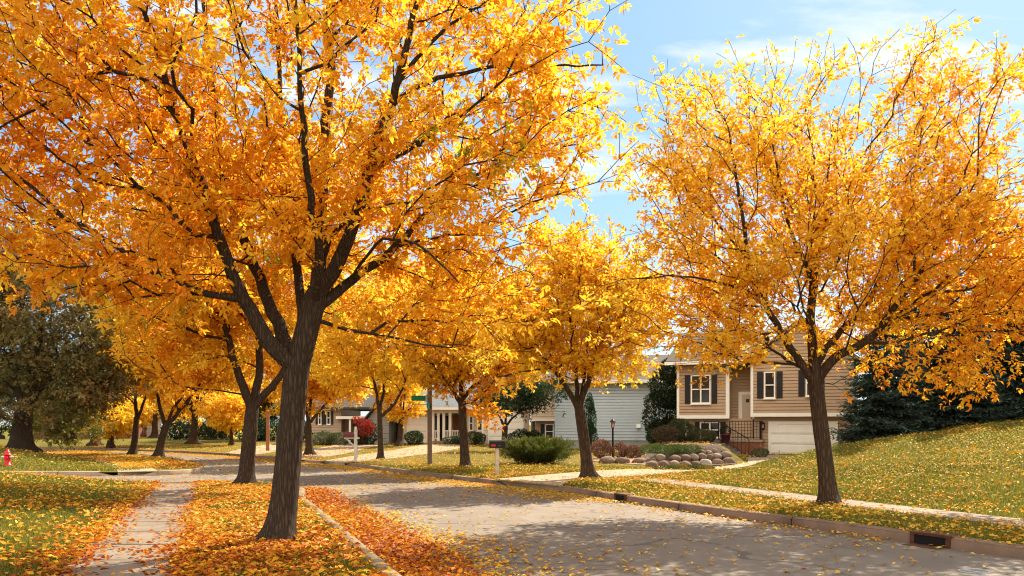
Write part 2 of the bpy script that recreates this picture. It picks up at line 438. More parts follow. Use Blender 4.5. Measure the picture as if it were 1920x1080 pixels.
# drives
DRIVES = []
def drive(name, A, B, n, lift=.02):
    A = spline(A, 1.); B = spline(B, 1.)
    ta = np.linspace(0, len(A)-1, n); tb = np.linspace(0, len(B)-1, n)
    A = np.stack([np.interp(ta, range(len(A)), A[:, k]) for k in (0, 1)], 1); B = np.stack([np.interp(tb, range(len(B)), B[:, k]) for k in (0, 1)], 1)
    DRIVES.append(np.vstack([A, B[::-1]]))
    return strip(name, A, B, M['drive'], lift)
drive('driveway', [(-.47, 23.6), (1.0, 25.6), (3.8, 28.6), (6.6, 30.9), (8.8, 32.4), (9.8, 35.5), (10.8, 38.5)], [(1.25, 21.15), (1.72, 23.5), (3.9, 24.9), (6.6, 28.2), (9.0, 30.9), (11.2, 33.6), (14., 36.5)], 18, .03)
drive('driveway', [(-6.7, 34.2), (-5.2, 39), (-3.6, 47.5), (-2.4, 57.4)], [(-7.9, 35.9), (-7.7, 40.5), (-6.8, 49), (-6.0, 57.4)], 16)
drive('driveway', [(-9.3, 37.6), (-8.7, 43), (-8.9, 50), (-8.8, 60)], [(-10.5, 39.3), (-11.2, 44), (-12.0, 51), (-11.9, 60)], 14)
drive('driveway', [(-13.2, 43.2), (-13.3, 47.5), (-14.2, 53), (-14.4, 62)], [(-15.4, 45.8), (-16.2, 49.5), (-17., 55), (-17, 62)], 10)

# curbs: a rounded concrete section swept along the road's edge, lowered at the drives
def curb(name, P, mat, side, drops=(), w=.17):
    P = np.array(P); Tn = np.gradient(P, axis=0); Tn /= np.linalg.norm(Tn, axis=1)[:, None]
    Nn = np.stack([-Tn[:, 1], Tn[:, 0]], 1)*side                      # away from the road
    h = np.full(len(P), .15)
    for (x, y, r) in drops:
        d = np.hypot(P[:, 0]-x, P[:, 1]-y); h = np.where(d < r, .02+.13*smooth(r-.6, r, d), h)
    prof = [(-.02, -.2), (-.015, .0), (-.005, .75), (.02, .95), (.05, 1.0), (w, 1.0), (w+.01, -.2)]
    V = []
    for i in range(len(P)):
        for (o, k) in prof:
            V.append((P[i, 0]+Nn[i, 0]*o, P[i, 1]+Nn[i, 1]*o, h[i]*k if k > 0 else (k*1.0 if k else 0.)))
    V = np.array(V).reshape(len(P), len(prof), 3); n = len(prof); VV = []; Fs = []; ch = 6
    for c0 in range(0, len(P)-1, ch):
        c1 = min(c0+ch, len(P)-1); blk = V[c0:c1+1].copy()
        blk[0] += (V[c0+1]-V[c0])*.022; blk[-1] += (V[c1-1]-V[c1])*.022
        blk[:, :, 2] += rng.uniform(-.006, .006)*(blk[:, :, 2] > .05); o = len(VV); VV += blk.reshape(-1, 3).tolist()
        for i in range(len(blk)-1):
            for k in range(n-1):
                q = (o+i*n+k, o+(i+1)*n+k, o+(i+1)*n+k+1, o+i*n+k+1)
                Fs.append(q if side > 0 else q[::-1])
        for e in (o, o+(len(blk)-1)*n):
            Fs += [(e, e+1, e+5, e+6), (e+1, e+2, e+4, e+5)]
    me = mesh_np(name, np.array(VV), np.array(Fs), None, False)
    return tag(link(name, me, mat), kind='structure')
curb('curb', LC, M['curb_left'], 1)
curb('curb', FC, M['drive'], 1, [(-12.5, 27.6, 1.0)])
curb('curb', RC, M['curb'], -1, [(.33, 22.25, 1.6), (-7.3, 34.9, 1.5), (-9.9, 38.2, 1.4), (-14.3, 44.4, 1.7)])

# ------------------------------------------------------------------ trees
def unit(v): return v/(np.linalg.norm(v, axis=-1, keepdims=True)+1e-9)

def leaf_mesh(P, dirs, nrm, L, W, colr, fold=.25):
    """rhombic folded leaves: base, left, tip, right"""
    dirs = unit(dirs); nrm = nrm-(nrm*dirs).sum(1, keepdims=True)*dirs; nrm = unit(nrm)
    side = np.cross(dirs, nrm); n = len(P)
    L = L[:, None]; W = W[:, None]
    base = P; tip = P+dirs*L-nrm*L*(.02+.3*((np.arange(n)*.6180339) % 1.)[:, None]**2)
    mid = P+dirs*L*.42
    l = mid+side*W*.5+nrm*W*fold; r = mid-side*W*.5+nrm*W*fold
    V = np.stack([base, l, tip, r], 1).reshape(-1, 3)
    i = np.arange(n)[:, None]*4
    Fc = np.concatenate([i+np.array([[0, 2, 1]]), i+np.array([[0, 3, 2]])], 1).reshape(-1, 3)
    return V, Fc, np.repeat(colr, 4, 0)

def pal_mix(pal, u):
    pal = np.array(pal); x = np.clip(u, 0, .9999)*(len(pal)-1); i = x.astype(int); f = (x-i)[:, None]
    return pal[i]*(1-f)+pal[i+1]*f

GOLD = [(.78, .27, .014), (.86, .37, .018), (.90, .47, .024), (.90, .56, .036), (.88, .63, .07)]
YELLOW = [(.82, .35, .016), (.88, .47, .022), (.90, .57, .034), (.88, .65, .07)]
OLIVE = [(.10, .09, .025), (.16, .135, .04), (.24, .175, .055), (.38, .17, .05)]
GREEN = [(.014, .03, .010), (.025, .05, .014), (.045, .075, .02)]
GREENR = [(.014, .032, .012), (.02, .045, .014), (.035, .05, .016), (.13, .02, .015)]
YGREEN = [(.10, .11, .015), (.22, .20, .02), (.45, .32, .025)]
BROWN = [(.07, .04, .02), (.15, .08, .03), (.22, .13, .04)]

def sample_blobs(blobs, n, g, shell=.5):
    """points in a union of ellipsoids [(cx,cy,cz,rx,ry,rz)], denser toward the outside"""
    B = np.array(blobs); vol = B[:, 3]*B[:, 4]*B[:, 5]; k = g.choice(len(B), n, p=vol/vol.sum())
    d = unit(g.normal(size=(n, 3))); r = g.random(n)**(1/3.)
    r = np.where(g.random(n) < shell, .72+.3*g.random(n), r)
    return B[k, :3]+d*r[:, None]*B[k, 3:]

def make_tree(name, label, base, limbs, blobs, ntips, seed, pal, leafsize=.10, nleaf=4, leaflets=5, group=None, cat='tree',
              rtip=.0055, bf=.35, barkmat='bark', leafmat='leaf', sag=.25, clump=.33, perclump=9, mincrown=None, green=0., flare=1.5,
              hue=None, bare=0., expo=2.2, shell=.45):
    g = np.random.default_rng(seed); base = np.array(base, float)
    pos = []; par = []; rmin = []; lim = []; plen = []
    for li, (pts, r0, r1) in enumerate(limbs):
        p = spline(np.array(pts, float), .22)
        if li: p[1:-1] += g.normal(size=(len(p)-2, 3))*.012
        if li == 0: prev = -1; st = 0
        else:
            A = np.array(pos); prev = int(np.argmin(((A-p[0])**2).sum(1))); st = 1
        rr = r0+(r1-r0)*np.linspace(0, 1, len(p))**.8
        for q, r in zip(p[st:], rr[st:]):
            plen.append(0 if prev < 0 else plen[prev]+np.linalg.norm(q-pos[prev]))
            pos.append(q); par.append(prev); rmin.append(r); lim.append(True); prev = len(pos)-1
    nl = len(pos)
    nc = max(4, ntips//perclump)
    cc = sample_blobs(blobs, nc, g, shell)
    ci = g.integers(0, nc, ntips)
    tips = cc[ci]+g.normal(size=(ntips, 3))*clump*np.array([1, 1, .7])
    if mincrown: tips[:, 2] = np.maximum(tips[:, 2], mincrown+g.random(ntips)*.4)
    crown_lo = limbs[0][0][-1][2]-.35
    P = np.array(pos); ok = P[:, 2] > crown_lo
    C = np.array(plen)
    cost = np.full(ntips, 1e9); bj = np.zeros(ntips, int)
    for j in np.nonzero(ok)[0]:
        c = np.linalg.norm(tips-P[j], axis=1)+bf*C[j]
        k = c < cost; cost[k] = c[k]; bj[k] = j
    todo = np.ones(ntips, bool); tipnode = np.zeros(ntips, int)
    for it in range(ntips):
        i = int(np.argmin(np.where(todo, cost, 1e12))); todo[i] = False
        j = bj[i]; a = pos[j]; b = tips[i]; d = np.linalg.norm(b-a)
        m = max(1, int(d/.45)); prev = j; new = []
        for s in range(1, m+1):
            f = s/m; q = a+(b-a)*f
            if s < m:
                q = q+np.array([0, 0, 1.])*sag*d*.5*f*(1-f)+g.normal(size=3)*.03*min(d, 1.5)
            plen.append(plen[prev]+np.linalg.norm(q-pos[prev]))
            pos.append(q); par.append(prev); rmin.append(0); lim.append(False); prev = len(pos)-1; new.append(prev)
        tipnode[i] = prev
        for j2 in new:
            c = np.linalg.norm(tips-pos[j2], axis=1)+bf*plen[j2]
            k = (c < cost) & todo; cost[k] = c[k]; bj[k] = j2
    pos = np.array(pos); par = np.array(par); n = len(pos)
    # soften the kinks
    kids = [[] for _ in range(n)]
    for i in range(n):
        if par[i] >= 0: kids[par[i]].append(i)
    for _ in range(2):
        q = pos.copy()
        for i in range(nl, n):
            if kids[i]: q[i] = .5*pos[i]+.25*pos[par[i]]+.25*np.mean(pos[kids[i]], 0)
        pos = q
    r = np.zeros(n); acc = np.zeros(n)
    for i in range(n-1, -1, -1):
        r[i] = max(acc[i]**(1/expo), rtip); 
        if rmin[i]: r[i] = rmin[i]
        else:
            pj = par[i]
            if pj < nl and rmin[pj]: r[i] = min(r[i], rmin[pj]*.75)
        if par[i] >= 0: acc[par[i]] += r[i]**expo
    # chains -> tubes
    root = empty(name, base, 0, label, cat, group)
    Vt = []; Ft = []; ot = 0; Vb = []; Fb = []; ob = 0
    used = np.zeros(n, bool)
    starts = [0]
    while starts:
        s0 = starts.pop(); ch = [s0] if par[s0] < 0 else [par[s0], s0]
        i = s0
        while kids[i]:
            ks = kids[i]; same = [k for k in ks if k < nl and i < nl and k == i+1]
            m_ = same[0] if same else max(ks, key=lambda k: r[k])
            for k in ks:
                if k != m_: starts.append(k)
            ch.append(m_); i = m_
        p = pos[ch]; rr = r[ch].copy()
        if par[s0] >= 0: rr[0] = min(rr[1]*1.25, r[ch[0]]*.95)
        if par[s0] < 0:
            hgt = p[:, 2]-base[2]
            rr = rr*(1+(flare-1)*np.exp(-np.maximum(hgt, 0)/.22))
            p = np.vstack([p[0]-np.array([0, 0, .25]), p]); rr = np.r_[rr[0]*1.1, rr]
        big = rr.max()
        if big > .05:
            pp = spline(p, .16) if big > .09 else p
            rr2 = np.interp(np.linspace(0, 1, len(pp)), np.linspace(0, 1, len(p)), rr) if len(pp) != len(p) else rr
            if par[s0] < 0:
                hh = pp[:, 2]-base[2]; rr2 = np.interp(hh, p[:, 2]-base[2], rr)
            ns_ = 28 if par[s0] < 0 else (20 if big > .15 else 12)
            V, Q = tube_np(pp, rr2, ns_, .025 if big > .12 else .015, seed+len(Vt))
            if par[s0] < 0:
                Vr = V.reshape(len(pp), ns_, 3); dv_ = Vr-pp[:, None]; an_ = np.arctan2(dv_[..., 1], dv_[..., 0]); hv = np.maximum(Vr[..., 2]-base[2], 0)
                ph = seed*.7; lb = np.maximum(0, np.cos(2.5*an_+ph))**2*.42+np.maximum(0, np.cos(1.5*an_-ph))**3*.22
                bp = .05*np.exp(-((hv-1.35)/.14)**2)*np.maximum(0, np.cos(an_+1.2+ph))
                Vr = pp[:, None]+dv_*(1+lb*np.exp(-hv/.13)+bp*2.0)[..., None]; V = Vr.reshape(-1, 3)
            Vt.append(V); Ft.append(Q+ot); ot += len(V)
        else:
            V, Q = tube_np(p, rr, 6 if big > .02 else 3)
            Vb.append(V); Fb.append(Q+ob); ob += len(V)
    me = mesh_np('trunk', np.vstack(Vt)-base, np.vstack(Ft), None, True); link('trunk', me, M[barkmat], root)
    if Vb:
        me = mesh_np('branches', np.vstack(Vb)-base, np.vstack(Fb), None, True); link('branches', me, M[barkmat], root)
    # leaves: compound sprays at the twig ends
    td = unit(pos[tipnode]-pos[par[tipnode]])
    keep = g.random(ntips) >= bare
    ti = np.nonzero(keep)[0]
    rep = np.repeat(ti, nleaf); m = len(rep)
    tint_c = g.normal(size=nc)*.16
    back = g.random(m)[:, None]*.35
    sp = pos[tipnode][rep]-td[rep]*back+g.normal(size=(m, 3))*.05
    rd = unit(td[rep]*.55+g.normal(size=(m, 3))*.65+np.array([0, 0, -.28]))
    pn = unit(np.array([0, 0, 1.])+g.normal(size=(m, 3))*.65)
    pn = unit(pn-(pn*rd).sum(1, keepdims=True)*rd); sd = np.cross(rd, pn)
    rl = leafsize*(1.3+.7*g.random(m))
    q = np.arange(leaflets); fr = .25+.75*(q//2+1)/((leaflets+1)//2); fr[-1] = 1.0
    sgn = np.where(q % 2 == 0, 1., -1.); sgn[-1] = 0
    cen = sp[:, None]+rd[:, None]*(rl[:, None]*fr[None])[..., None]
    dd = rd[:, None]*(.75 if leaflets > 1 else 1)+sd[:, None]*(sgn*.8)[None, :, None]+g.normal(size=(m, leaflets, 3))*.22
    nn = pn[:, None]+g.normal(size=(m, leaflets, 3))*.3
    K = m*leaflets
    L = leafsize*np.repeat(.75+.5*g.random(m), leaflets)*(.7+.6*g.random(K)); W = L*(.32+.26*g.random(K))
    u = .5+tint_c[ci[rep]]+g.normal(size=m)*.09
    if hue is not None: u = u+hue(sp)
    u = np.repeat(u, leaflets)+g.normal(size=K)*.07
    colr = pal_mix(pal, u)*(.88+.24*g.random(K))[:, None]
    colr = np.where((g.random(K) < .05)[:, None], colr*np.array([.62, .5, .6]), colr)
    if green:
        gs_ = (g.random(nc) < green)[ci[rep]]; gs_ = np.repeat(gs_, leaflets) & (g.random(K) < .8)
        colr = np.where(gs_[:, None], pal_mix([(.20, .26, .02), (.38, .40, .03), (.60, .48, .03)], g.random(K)), colr)
    V, Fc, cv = leaf_mesh(cen.reshape(-1, 3), dd.reshape(-1, 3), nn.reshape(-1, 3), L, W, np.clip(colr, 0, .9))
    me = mesh_np('crown', V-base, Fc, cv); link('crown', me, M[leafmat], root)
    return root

def pxlimb(pts, Y, r0, r1, base=None):
    out = []
    for p in pts:
        dy = p[2] if len(p) > 2 else 0.
        out.append(PX(p[0], p[1], Y+dy))
    return (out, r0, r1)
def pxblobs(L, Y):
    out = []
    for (px, py, dy, rx, ry, rz) in L:
        c = PX(px, py, Y+dy); out.append((*c, rx, ry, rz))
    return out
def auto_limbs(base, zfork, blobs, r, seed, nl=5):
    g = np.random.default_rng(seed); B = np.array(blobs); c = B[np.argmax(B[:, 3]*B[:, 5])]
    fork = np.array([base[0]+g.normal()*.12, base[1], zfork])
    L = [([base, (base+fork)/2+g.normal(size=3)*.03, fork], r, r*.72)]
    for k in range(nl):
        a = 2*math.pi*(k+g.random()*.5)/nl; e = c[:3]+np.array([math.cos(a)*c[3]*.55, math.sin(a)*c[4]*.55, c[5]*g.uniform(-.1, .5)])
        mid = fork*.5+e*.5+np.array([math.cos(a)*.3, math.sin(a)*.3, .15])
        L.append(([fork-np.array([0, 0, .12*k/nl]), mid, e], r*.55, r*.12))
    L.append(([fork, (fork+c[:3])/2, c[:3]+np.array([0, 0, c[5]*.6])], r*.6, r*.1))
    return L
STREET = 'golden street trees along the kerbs'

# --- the big foreground tree
Y1 = 12.1; b1 = G(522, 1016, .13)
Y1 = b1[1]
L1 = [pxlimb([(522, 1018), (533, 940), (543, 840), (551, 740), (557, 690), (574, 625), (588, 568)], Y1, 0.174, 0.151),
      pxlimb([(588, 568), (603, 480, .1), (600, 400, .2), (606, 300, .2), (620, 150, .3), (620, 20, .3), (618, -140, .2), (640, -300, .1)], Y1, 0.106, 0.020),
      pxlimb([(590, 560), (636, 485, -.1), (672, 390, -.3), (703, 275, -.4), (735, 190, -.5), (765, 70, -.6), (800, -80, -.7)], Y1, 0.106, 0.020),
      pxlimb([(588, 580), (625, 553, .1), (680, 510, .3), (740, 465, .5), (790, 410, .7), (860, 345, 1.), (950, 300, 1.3)], Y1, 0.081, 0.018),
      pxlimb([(556, 692), (510, 648, -.1), (481, 600, -.1), (450, 540, -.2), (420, 470, -.3), (385, 370, -.5), (345, 260, -.7), (300, 120, -1.), (260, -20, -1.3)], Y1, 0.115, 0.020),
      pxlimb([(553, 670), (528, 625, .2), (505, 570, .4), (486, 520, .6), (440, 400, .9), (415, 300, 1.2), (400, 180, 1.5), (380, 0, 1.9)], Y1, 0.102, 0.020),
      pxlimb([(570, 630), (562, 560, .3), (556, 490, .6), (545, 380, 1.0), (530, 240, 1.4), (520, 60, 1.9), (510, -120, 2.2)], Y1, 0.072, 0.018),
      pxlimb([(588, 570), (600, 500, -.5), (585, 400, -1.), (570, 270, -1.5), (560, 100, -1.9), (550, -80, -2.1)], Y1, 0.068, 0.015),
      pxlimb([(330, 220, -.8), (275, 152, -.9), (180, 140, -1.), (90, 190, -1.1), (-10, 245, -1.2)], Y1, 0.034, 0.012),
      pxlimb([(410, 440, -.4), (330, 290, -.2), (230, 290, .2), (120, 330, .6)], Y1, 0.030, 0.010),
      pxlimb([(735, 190, -.5), (800, 155, -.4), (900, 130, -.2), (1010, 124, 0), (1130, 122, .2)], Y1, 0.038, 0.010),
      pxlimb([(745, 150, -.5), (840, 50, -.7), (950, -10, -1.)], Y1, 0.034, 0.010),
      pxlimb([(690, 330, -.3), (790, 260, .3), (880, 200, .8), (1010, 230, 1.2)], Y1, 0.034, 0.010),
      pxlimb([(650, 530, .2), (720, 450, -.5), (800, 470, -.9), (860, 530, -1.1)], Y1, 0.025, 0.010)]
B1 = pxblobs([(560, 60, 0, 3.4, 3.3, 2.4), (520, -230, 0, 2.9, 2.9, 1.7), (230, 190, -.2, 2.3, 2.5, 1.5), (40, 120, 0, 1.7, 2.0, 1.4), (-120, 200, 0, 1.3, 1.8, 1.2),
              (210, 420, -.3, 1.5, 1.8, 1.15), (80, 400, .2, 1.0, 1.4, .8), (380, 420, .5, 1.6, 2., 1.1), (330, 560, -.6, .9, 1.2, .45), (170, 520, -.3, .9, 1.2, .5),
              (960, 90, 0, 1.55, 1.9, .85), (1075, 110, .1, .8, 1.0, .6), (1090, 60, .3, .7, 1.0, .6), (1000, 170, .2, .9, 1.1, .7), (920, 270, .4, 1.45, 1.8, .85), (1030, 290, .5, .75, 1., .5), (1000, 230, .0, .7, .9, .5), (840, 470, .1, 1.1, 1.6, .95), (930, 500, -.1, .7, 1.1, .8), (900, 590, -.2, .9, .9, .45), (800, 580, .3, .8, .9, .45), (860, 520, .6, 1.0, 1.0, .7),
              (650, 330, .4, 1.5, 2., 1.0), (700, 420, .9, 1., 1.2, .6), (590, 430, -1.1, .9, .7, .6)], Y1)
make_tree('street_tree', 'largest tree, thick leaning dark trunk on the leaf covered verge in front', b1, L1, B1, 5500, 3, GOLD,
          .088, 4, 5, STREET, green=.035, hue=lambda p: -.0+.13*np.clip((p[:, 0]+2.2)/3.5, -1.3, 1.3)+.015*(p[:, 2]-5), rtip=.0042, perclump=10, clump=.34, shell=.42)

# --- the right-hand tree
b3 = G(1555, 944, .14); Y3 = b3[1]
L3 = [pxlimb([(1555, 945), (1546, 860), (1536, 775), (1527, 695)], Y3, 0.156, 0.138),
      pxlimb([(1527, 695), (1523, 640), (1522, 570), (1527, 500)], Y3, 0.102, 0.066),
      pxlimb([(1527, 500), (1545, 440, .2), (1552, 330, .3), (1562, 230, .4)], Y3, 0.049, 0.012),
      pxlimb([(1525, 530), (1508, 490, -.2), (1478, 415, -.5), (1455, 310, -.8), (1438, 220, -1.)], Y3, 0.053, 0.012),
      pxlimb([(1524, 560), (1535, 470, .6), (1515, 350, 1.), (1502, 230, 1.3)], Y3, 0.043, 0.012),
      pxlimb([(1527, 712), (1500, 680, -.1), (1464, 622, -.3), (1440, 575, -.4), (1415, 520, -.5), (1400, 470, -.6), (1386, 370, -.8), (1368, 250, -1.)], Y3, 0.090, 0.014),
      pxlimb([(1528, 715), (1570, 668, -.2), (1625, 640, -.4), (1690, 560, -.7), (1745, 480, -.9), (1800, 390, -1.)], Y3, 0.102, 0.018),
      pxlimb([(1527, 690), (1568, 630, .3), (1630, 560, .6), (1680, 450, .8), (1715, 330, .9), (1732, 220, 1.)], Y3, 0.074, 0.016),
      pxlimb([(1620, 645, -.4), (1680, 640, -.8), (1760, 620, -1.3), (1840, 590, -1.7)], Y3, 0.041, 0.012),
      pxlimb([(1430, 560, -.4), (1361, 533, -.6), (1280, 518, -.8), (1215, 522, -1.)], Y3, 0.037, 0.012),
      pxlimb([(1405, 490, -.6), (1330, 400, .2), (1275, 330, .6)], Y3, 0.033, 0.012),
      pxlimb([(1500, 690, -.1), (1440, 650, .6), (1350, 600, 1.2), (1260, 590, 1.6)], Y3, 0.037, 0.012)]
B3 = pxblobs([(1400, 400, 0, 1.9, 2.3, 2.0), (1540, 420, 0, 1.6, 2.1, 2.2), (1760, 240, .2, 1.3, 1.7, 1.9), (1770, 260, .2, 1.2, 1.5, 1.6), (1745, 120, .5, .8, 1.0, .65), (1830, 200, .3, .6, 1., .9), (1700, 420, .3, 1.4, 1.9, 1.4), (1800, 500, -.4, 1.7, 2.2, 1.6), (1800, 520, -.6, 1.6, 1.6, 1.3), (1900, 400, -.2, 1.2, 1.8, 1.8),
              (1750, 700, -.9, .55, .7, .6), (1750, 690, -.9, .55, .6, .65), (1790, 670, -1.2, .8, .7, .55), (1860, 630, -1., .8, .8, .6), (1690, 640, -.9, .8, .8, .45), (1330, 655, -.9, .9, .8, .4), (1830, 650, -.9, .9, .9, .65), (1310, 250, 0, .95, 1.5, 1.35), (1260, 400, -.1, .8, 1.4, 1.3), (1250, 540, -.2, .95, 1.4, .8), (1230, 640, -.2, .6, 1., .4), (1340, 620, -.3, 1.1, 1.4, .5), (1290, 650, -.2, .9, 1.0, .38),
              (1420, 650, .2, .8, 1.0, .36), (1380, 660, -.8, 1.0, .8, .34), (1455, 650, -.7, .8, .7, .36), (1310, 640, -1.4, 1., .7, .42), (1410, 630, -1.5, 1., .7, .45), (1350, 600, -1.2, 1., .8, .6), (1370, 540, .3, 1.1, 1.5, .8), (1530, 210, .2, 1.2, 1.6, 1.05), (1410, 190, 0, .9, 1.3, .95), (1640, 600, .5, 1.2, 1.4, .9)], Y3)
make_tree('street_tree', 'broad golden tree on the right verge, its low limbs spread in front of the spruces', b3, L3, B3, 6200, 5, GOLD, .090, 4, 4, STREET,
          hue=lambda p: .05+.03*(p[:, 2]-5)-.06*np.clip((p[:, 0]-7)/3, -1, 1), bare=.12, rtip=.0042, perclump=15, clump=.36, barkmat='bark2', shell=.4)

# --- second tree on the left verge
b2 = G(460, 911, .13); Y2 = b2[1]
L2 = [pxlimb([(460, 912), (466, 840), (473, 765)], Y2, 0.188, 0.164),
      pxlimb([(473, 765), (447, 700, -.2), (425, 620, -.4), (400, 530, -.6), (380, 420, -.8)], Y2, 0.128, 0.020),
      pxlimb([(474, 760), (487, 690, .2), (482, 600, .4), (470, 480, .6), (465, 380, .6)], Y2, 0.120, 0.020),
      pxlimb([(475, 765), (518, 715, 0), (560, 655, .3), (610, 570, .6), (640, 470, .8)], Y2, 0.104, 0.020)]
B2 = pxblobs([(450, 440, 0, 2.9, 2.8, 2.2), (330, 560, 0, 1.7, 2., 1.3), (600, 520, .3, 1.5, 2, 1.4), (350, 670, -.3, 1.0, 1.2, .6), (460, 580, .5, 1.6, 1.6, .8)], Y2)
make_tree('street_tree', 'second tree on the left verge, three-way fork just behind the largest trunk', b2, L2, B2, 2200, 7, GOLD, .13, 5, 4, STREET, green=.05, hue=lambda p: .03+.0*p[:, 0])

# --- tree beside the driveway
b4 = G(1103, 897, .14); Y4 = b4[1]
L4 = [pxlimb([(1103, 898), (1096, 830), (1086, 765)], Y4, 0.172, 0.144),
      pxlimb([(1086, 765), (1050, 710, -.2), (1015, 665, -.3), (990, 610, -.5), (970, 540, -.6)], Y4, 0.085, 0.015),
      pxlimb([(1086, 768), (1110, 690, 0), (1126, 650, .1), (1142, 590, .2), (1155, 510, .3)], Y4, 0.093, 0.015),
      pxlimb([(1085, 765), (1080, 690, .3), (1070, 590, .4), (1068, 500, .5), (1075, 415, .5)], Y4, 0.076, 0.012),
      pxlimb([(1086, 765), (1098, 690, .5), (1105, 600, .8), (1112, 500, 1.)], Y4, 0.060, 0.012),
      pxlimb([(1035, 690, -.2), (985, 697, -.5), (925, 708, -.8)], Y4, 0.034, 0.012)]
B4 = pxblobs([(1085, 570, 0, 2.0, 2.2, 2.0), (1072, 470, 0, 1.0, 1.4, .95), (1000, 600, -.2, 1.1, 1.4, 1.1), (1170, 590, 0, 1.3, 1.6, 1.5), (1000, 550, .2, 1.1, 1.5, 1.0), (960, 640, .5, 1.0, 1.2, .9), (1180, 520, .3, 1.1, 1.3, 1.3), (1150, 690, .2, .9, 1.1, .45), (1000, 720, -.4, .7, .9, .35)], Y4)
make_tree('street_tree', 'golden tree leaning left beside the leaf strewn driveway mouth, crown before the pale blue wall', b4, L4, B4, 2300, 9, YELLOW, .13, 4, 4, STREET, hue=lambda p: .08+.0*p[:, 0], barkmat='bark2', bare=.04)

b5 = G(873, 876, .13); Y5 = b5[1]
L5 = [pxlimb([(873, 877), (869, 810), (866, 745)], Y5, 0.173, 0.137),
      pxlimb([(867, 765), (842, 722, -.2), (815, 690, -.4), (785, 640, -.6)], Y5, 0.088, 0.020),
      pxlimb([(866, 745), (862, 690, .3), (860, 600, .5), (862, 530, .6)], Y5, 0.096, 0.020),
      pxlimb([(867, 750), (890, 722, 0), (930, 695, -.2), (985, 660, -.4)], Y5, 0.088, 0.020)]
B5 = pxblobs([(865, 610, 0, 2.3, 2.4, 2.2), (940, 650, -.2, 1.5, 1.7, 1.5), (800, 655, -.3, 1.3, 1.4, 1.0), (910, 755, -.3, .9, 1., .55)], Y5)
make_tree('street_tree', 'tree with a straight thick trunk between the green street sign and the spreading juniper', b5, L5, B5, 1700, 13, GOLD, .15, 5, 4, STREET, green=.05, hue=lambda p: .05-.22*(p[:, 2] < 3.1), barkmat='bark2')

b6 = G(714, 862, .13); Y6 = b6[1]
L6 = [pxlimb([(714, 863), (713, 815), (712, 772)], Y6, 0.130, 0.108),
      pxlimb([(712, 775), (704, 730), (690, 670), (670, 610)], Y6, 0.077, 0.020),
      pxlimb([(712, 772), (720, 725, .3), (728, 650, .5), (730, 560, .5)], Y6, 0.077, 0.020),
      pxlimb([(713, 782), (735, 762), (752, 735, -.2), (775, 680, -.4)], Y6, 0.084, 0.020)]
B6 = pxblobs([(720, 600, 0, 3., 2.8, 2.7), (770, 560, 0, 2., 2, 2.), (640, 660, -.2, 1.8, 1.8, 1.5), (770, 670, -.2, 1.2, 1.3, .9), (830, 560, .4, 1.9, 1.8, 1.8)], Y6)
make_tree('street_tree', 'golden tree standing right of the white post mailbox, forked above head height', b6, L6, B6, 1800, 15, YELLOW, .16, 5, 4, STREET, hue=lambda p: .10+.0*p[:, 0], barkmat='bark2')

def far_tree(label, px, py, Y, z, zfork, blobs, ntips, seed, pal, size, r=.22, **kw):
    base = PX(px, py, Y); base[2] = z
    B = pxblobs(blobs, Y)
    return make_tree(kw.pop('name', 'street_tree'), label, base, auto_limbs(base, zfork, B, r, seed), B, ntips, seed, pal, size, 5, kw.pop('leaflets', 4), kw.pop('group', STREET), barkmat='bark2', **kw)

b7 = G(580, 851, .2); Y7 = b7[1]
L7 = [pxlimb([(580, 853), (579, 820), (578, 792)], Y7, 0.184, 0.150), pxlimb([(578, 795), (602, 768), (625, 735), (650, 680)], Y7, 0.088, 0.030),
      pxlimb([(578, 792), (570, 740, .3), (560, 670, .4)], Y7, 0.088, 0.030), pxlimb([(578, 792), (585, 730, -.3), (590, 640, -.4)], Y7, 0.082, 0.030)]
make_tree('street_tree', 'golden tree in front of the grey brown house with two shuttered windows', b7, L7,
          pxblobs([(600, 640, 0, 3., 3, 2.9), (640, 720, -.2, 1.6, 1.6, .9), (560, 740, 0, 1.3, 1.5, .8)], Y7), 1500, 17, GOLD, .18, 5, 4, STREET, hue=lambda p: .06+.0*p[:, 0], barkmat='bark2')

b8 = G(297, 857, .15); Y8 = b8[1]
L8 = [pxlimb([(297, 858), (303, 825), (312, 798)], Y8, 0.186, 0.162),
      pxlimb([(311, 800), (300, 765), (294, 730, .2), (284, 660, .4)], Y8, 0.105, 0.030), pxlimb([(313, 797), (325, 765, .2), (342, 742, .3), (350, 690, .4)], Y8, 0.081, 0.030),
      pxlimb([(313, 800), (345, 760, -.2), (372, 725, -.3), (405, 660, -.4)], Y8, 0.105, 0.030)]
make_tree('street_tree', 'tree with a wide V shaped fork on the far left verge past the side street', b8, L8,
          pxblobs([(340, 640, 0, 3.3, 3, 2.7), (410, 660, 0, 1.8, 2, 1.8), (270, 680, 0, 1.5, 1.6, 1.3)], Y8), 1600, 19, GOLD, .17, 5, 4, STREET, hue=lambda p: -.02+.0*p[:, 0], barkmat='bark2')
b9 = G(250, 850, .18); Y9 = b9[1]
L9 = [pxlimb([(249, 852), (254, 815), (256, 785)], Y9, 0.174, 0.139), pxlimb([(256, 785), (254, 735), (258, 670)], Y9, 0.108, 0.030),
      pxlimb([(257, 790), (272, 748, .2), (300, 700, .3)], Y9, 0.090, 0.030), pxlimb([(256, 765), (245, 750, -.3), (225, 735, -.5)], Y9, 0.048, 0.030)]
make_tree('street_tree', 'tall narrow forked tree on the far left verge behind the V forked one', b9, L9,
          pxblobs([(255, 650, 0, 2.6, 2.8, 2.8), (300, 690, 0, 1.5, 1.5, 1.4)], Y9), 1200, 21, GOLD, .18, 5, 4, STREET, barkmat='bark2')
